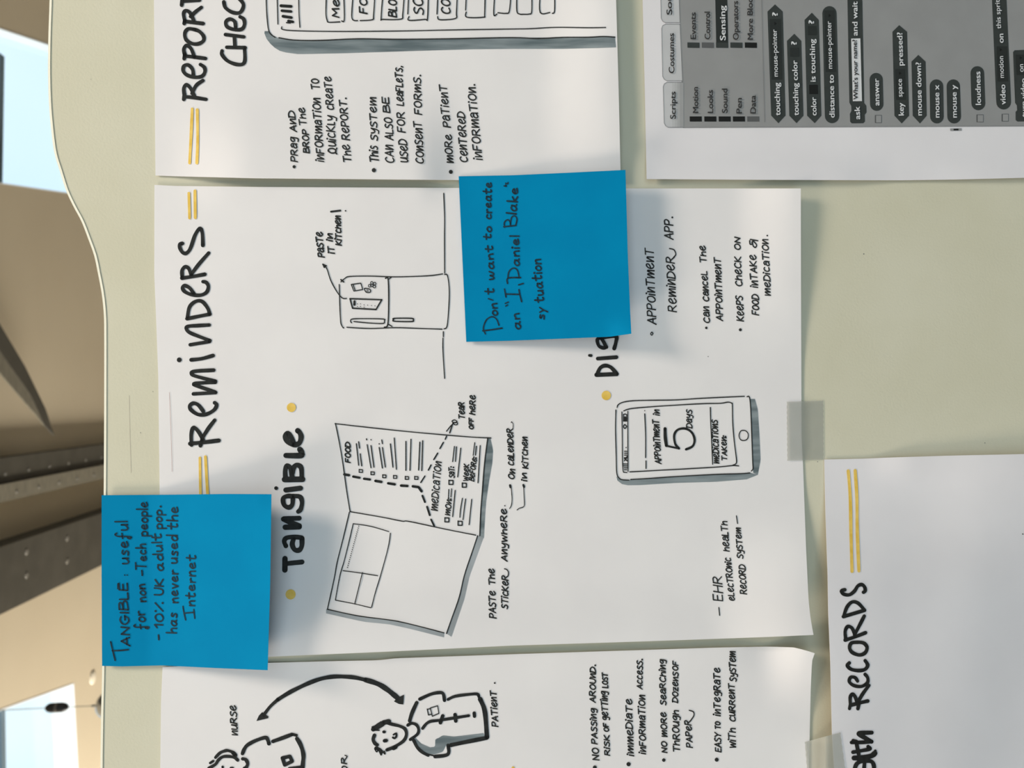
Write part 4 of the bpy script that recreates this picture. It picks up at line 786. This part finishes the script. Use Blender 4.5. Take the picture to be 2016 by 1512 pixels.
write(n1, h_n1, c, [[('for', 355, 1135, 342, 992, 92), ('non', 358, 915, 348, 778, 82), ('-', 352, 705, 350, 665, 60), ('Tech', 358, 660, 356, 455, 82), ('people', 366, 388, 366, 118, 86)],
 [('-', 486, 1222, 484, 1185, 60), ('10%', 492, 1118, 492, 925, 66), ('UK', 492, 865, 492, 738, 66), ('adult', 494, 668, 478, 372, 82), ('pop.', 490, 328, 478, 150, 78)],
 [('has', 602, 1170, 606, 1012, 84), ('never', 614, 925, 612, 665, 84), ('used', 608, 608, 608, 385, 86), ('the', 610, 332, 616, 158, 88)], [('nternet', 746, 950, 756, 545, 80)]], WN, NOTEINK, FB, slant=.04)
strokes(n1, h_n1, c, 'handwriting', NOTEINK, [(10, [(653, 955), (660, 1000), (675, 1065)]), (10, [(665, 1010), (745, 1003)]), (10, [(740, 980), (748, 1052)])])

def h_n2(u, v):
    t = max(0, (u - 903) / 335)
    return .0022 + .0092 * t ** 1.25 + .003 * sm((u - 1190) / 60) * sm((v - 610) / 60) - .0004 * t
n2 = coons([(903, 347), (1010, 345), (1120, 340), (1231.5, 334.5)], [(918, 673), (1000, 671), (1100, 667), (1200, 663), (1243, 657)], [(903, 347), (910, 500), (918, 673)], [(1231.5, 334.5), (1236, 500), (1241, 620), (1243, 657)], 40, 24, h_n2, 'sticky_note', BLUE)
tag(n2, 'blue sticky note reading Don\'t want to create, stuck across two sheets near the middle', 'sticky note')
c = T(900, 330, 4.32)
strokes(n2, h_n2, c, 'handwriting', NOTEINK, [(12, [(218, 1388), (300, 1378), (382, 1365)]), (11, [(240, 1415), (222, 1370), (235, 1320), (258, 1285), (300, 1268), (335, 1290), (355, 1340)]), (11, [(265, 1115), (303, 1127)])])
write(n2, h_n2, c, [[('on', 345, 1255, 336, 1155, 76), ('t', 314, 1072, 314, 1030, 88), ('want', 312, 952, 300, 665, 70), ('to', 288, 608, 290, 505, 70), ('create', 288, 435, 292, 130, 76)],
 [('an', 540, 1372, 527, 1240, 76), ('aniel', 527, 835, 525, 582, 78), ('lake', 502, 395, 517, 178, 84)], [('sy', 742, 1288, 740, 1190, 74), ('tuation', 735, 1140, 708, 780, 84)]], 3.0, NOTEINK, FB, slant=.05)
strokes(n2, h_n2, c, 'handwriting', NOTEINK, [(10, [(412, 1178), (430, 1168)]), (10, [(408, 1155), (436, 1143)]), (11, [(402, 1032), (408, 1065), (415, 1102)]), (12, [(410, 1075), (522, 1078)]), (12, [(525, 1038), (535, 1090), (548, 1140)]), (12, [(522, 997), (563, 985)]),
 (12, [(428, 985), (432, 940), (540, 935)]), (11, [(430, 945), (440, 885), (475, 855), (510, 870), (528, 938)]), (12, [(395, 503), (500, 492)]), (11, [(402, 508), (402, 465), (430, 443), (450, 462), (452, 492)]), (11, [(452, 480), (462, 425), (490, 410), (508, 438), (498, 490)]), (10, [(398, 155), (418, 158), (412, 145)]), (10, [(412, 132), (430, 138), (432, 126)])])

# ------------------------------------------------------------------ clear tape
def tape(quad, hf, label):
    (a, b, cc, d) = quad; top = resample([a, b], 8); bot = resample([d, cc], 8)
    # serrated short ends
    l = resample([a, d], 22); r = resample([b, cc], 22)
    l = [(p[0] + (.8 if i % 2 and 0 < i < 22 else 0), p[1]) for i, p in enumerate(l)]; r = [(p[0] - (.8 if i % 2 and 0 < i < 22 else 0), p[1]) for i, p in enumerate(r)]
    o = coons(top, bot, l, r, 12, 22, hf, 'clear_tape', TAPE, .00006); tag(o, label, 'tape')
def h_t1(u, v): return .0013 + max(0, h_rem(u, v) - .0008) * (1 - sm((u - 1578) / 12)) * .9 - .0009 * sm((u - 1580) / 14)
tape([(1549, 791), (1621, 788.5), (1622, 905), (1550, 907)], h_t1, 'piece of clear tape on the right edge of the Reminders sheet')
def h_t2(u, v):
    k = sm((u - 1597) / 30); return (h_nur(u, v) + .0004) * (1 - k) + (h_hea(u, v) + .0004) * k
tape([(1584.5, 1461), (1655, 1442), (1676, 1600), (1596, 1606)], h_t2, 'piece of clear tape between the nurse sheet and the health RECORDS sheet')
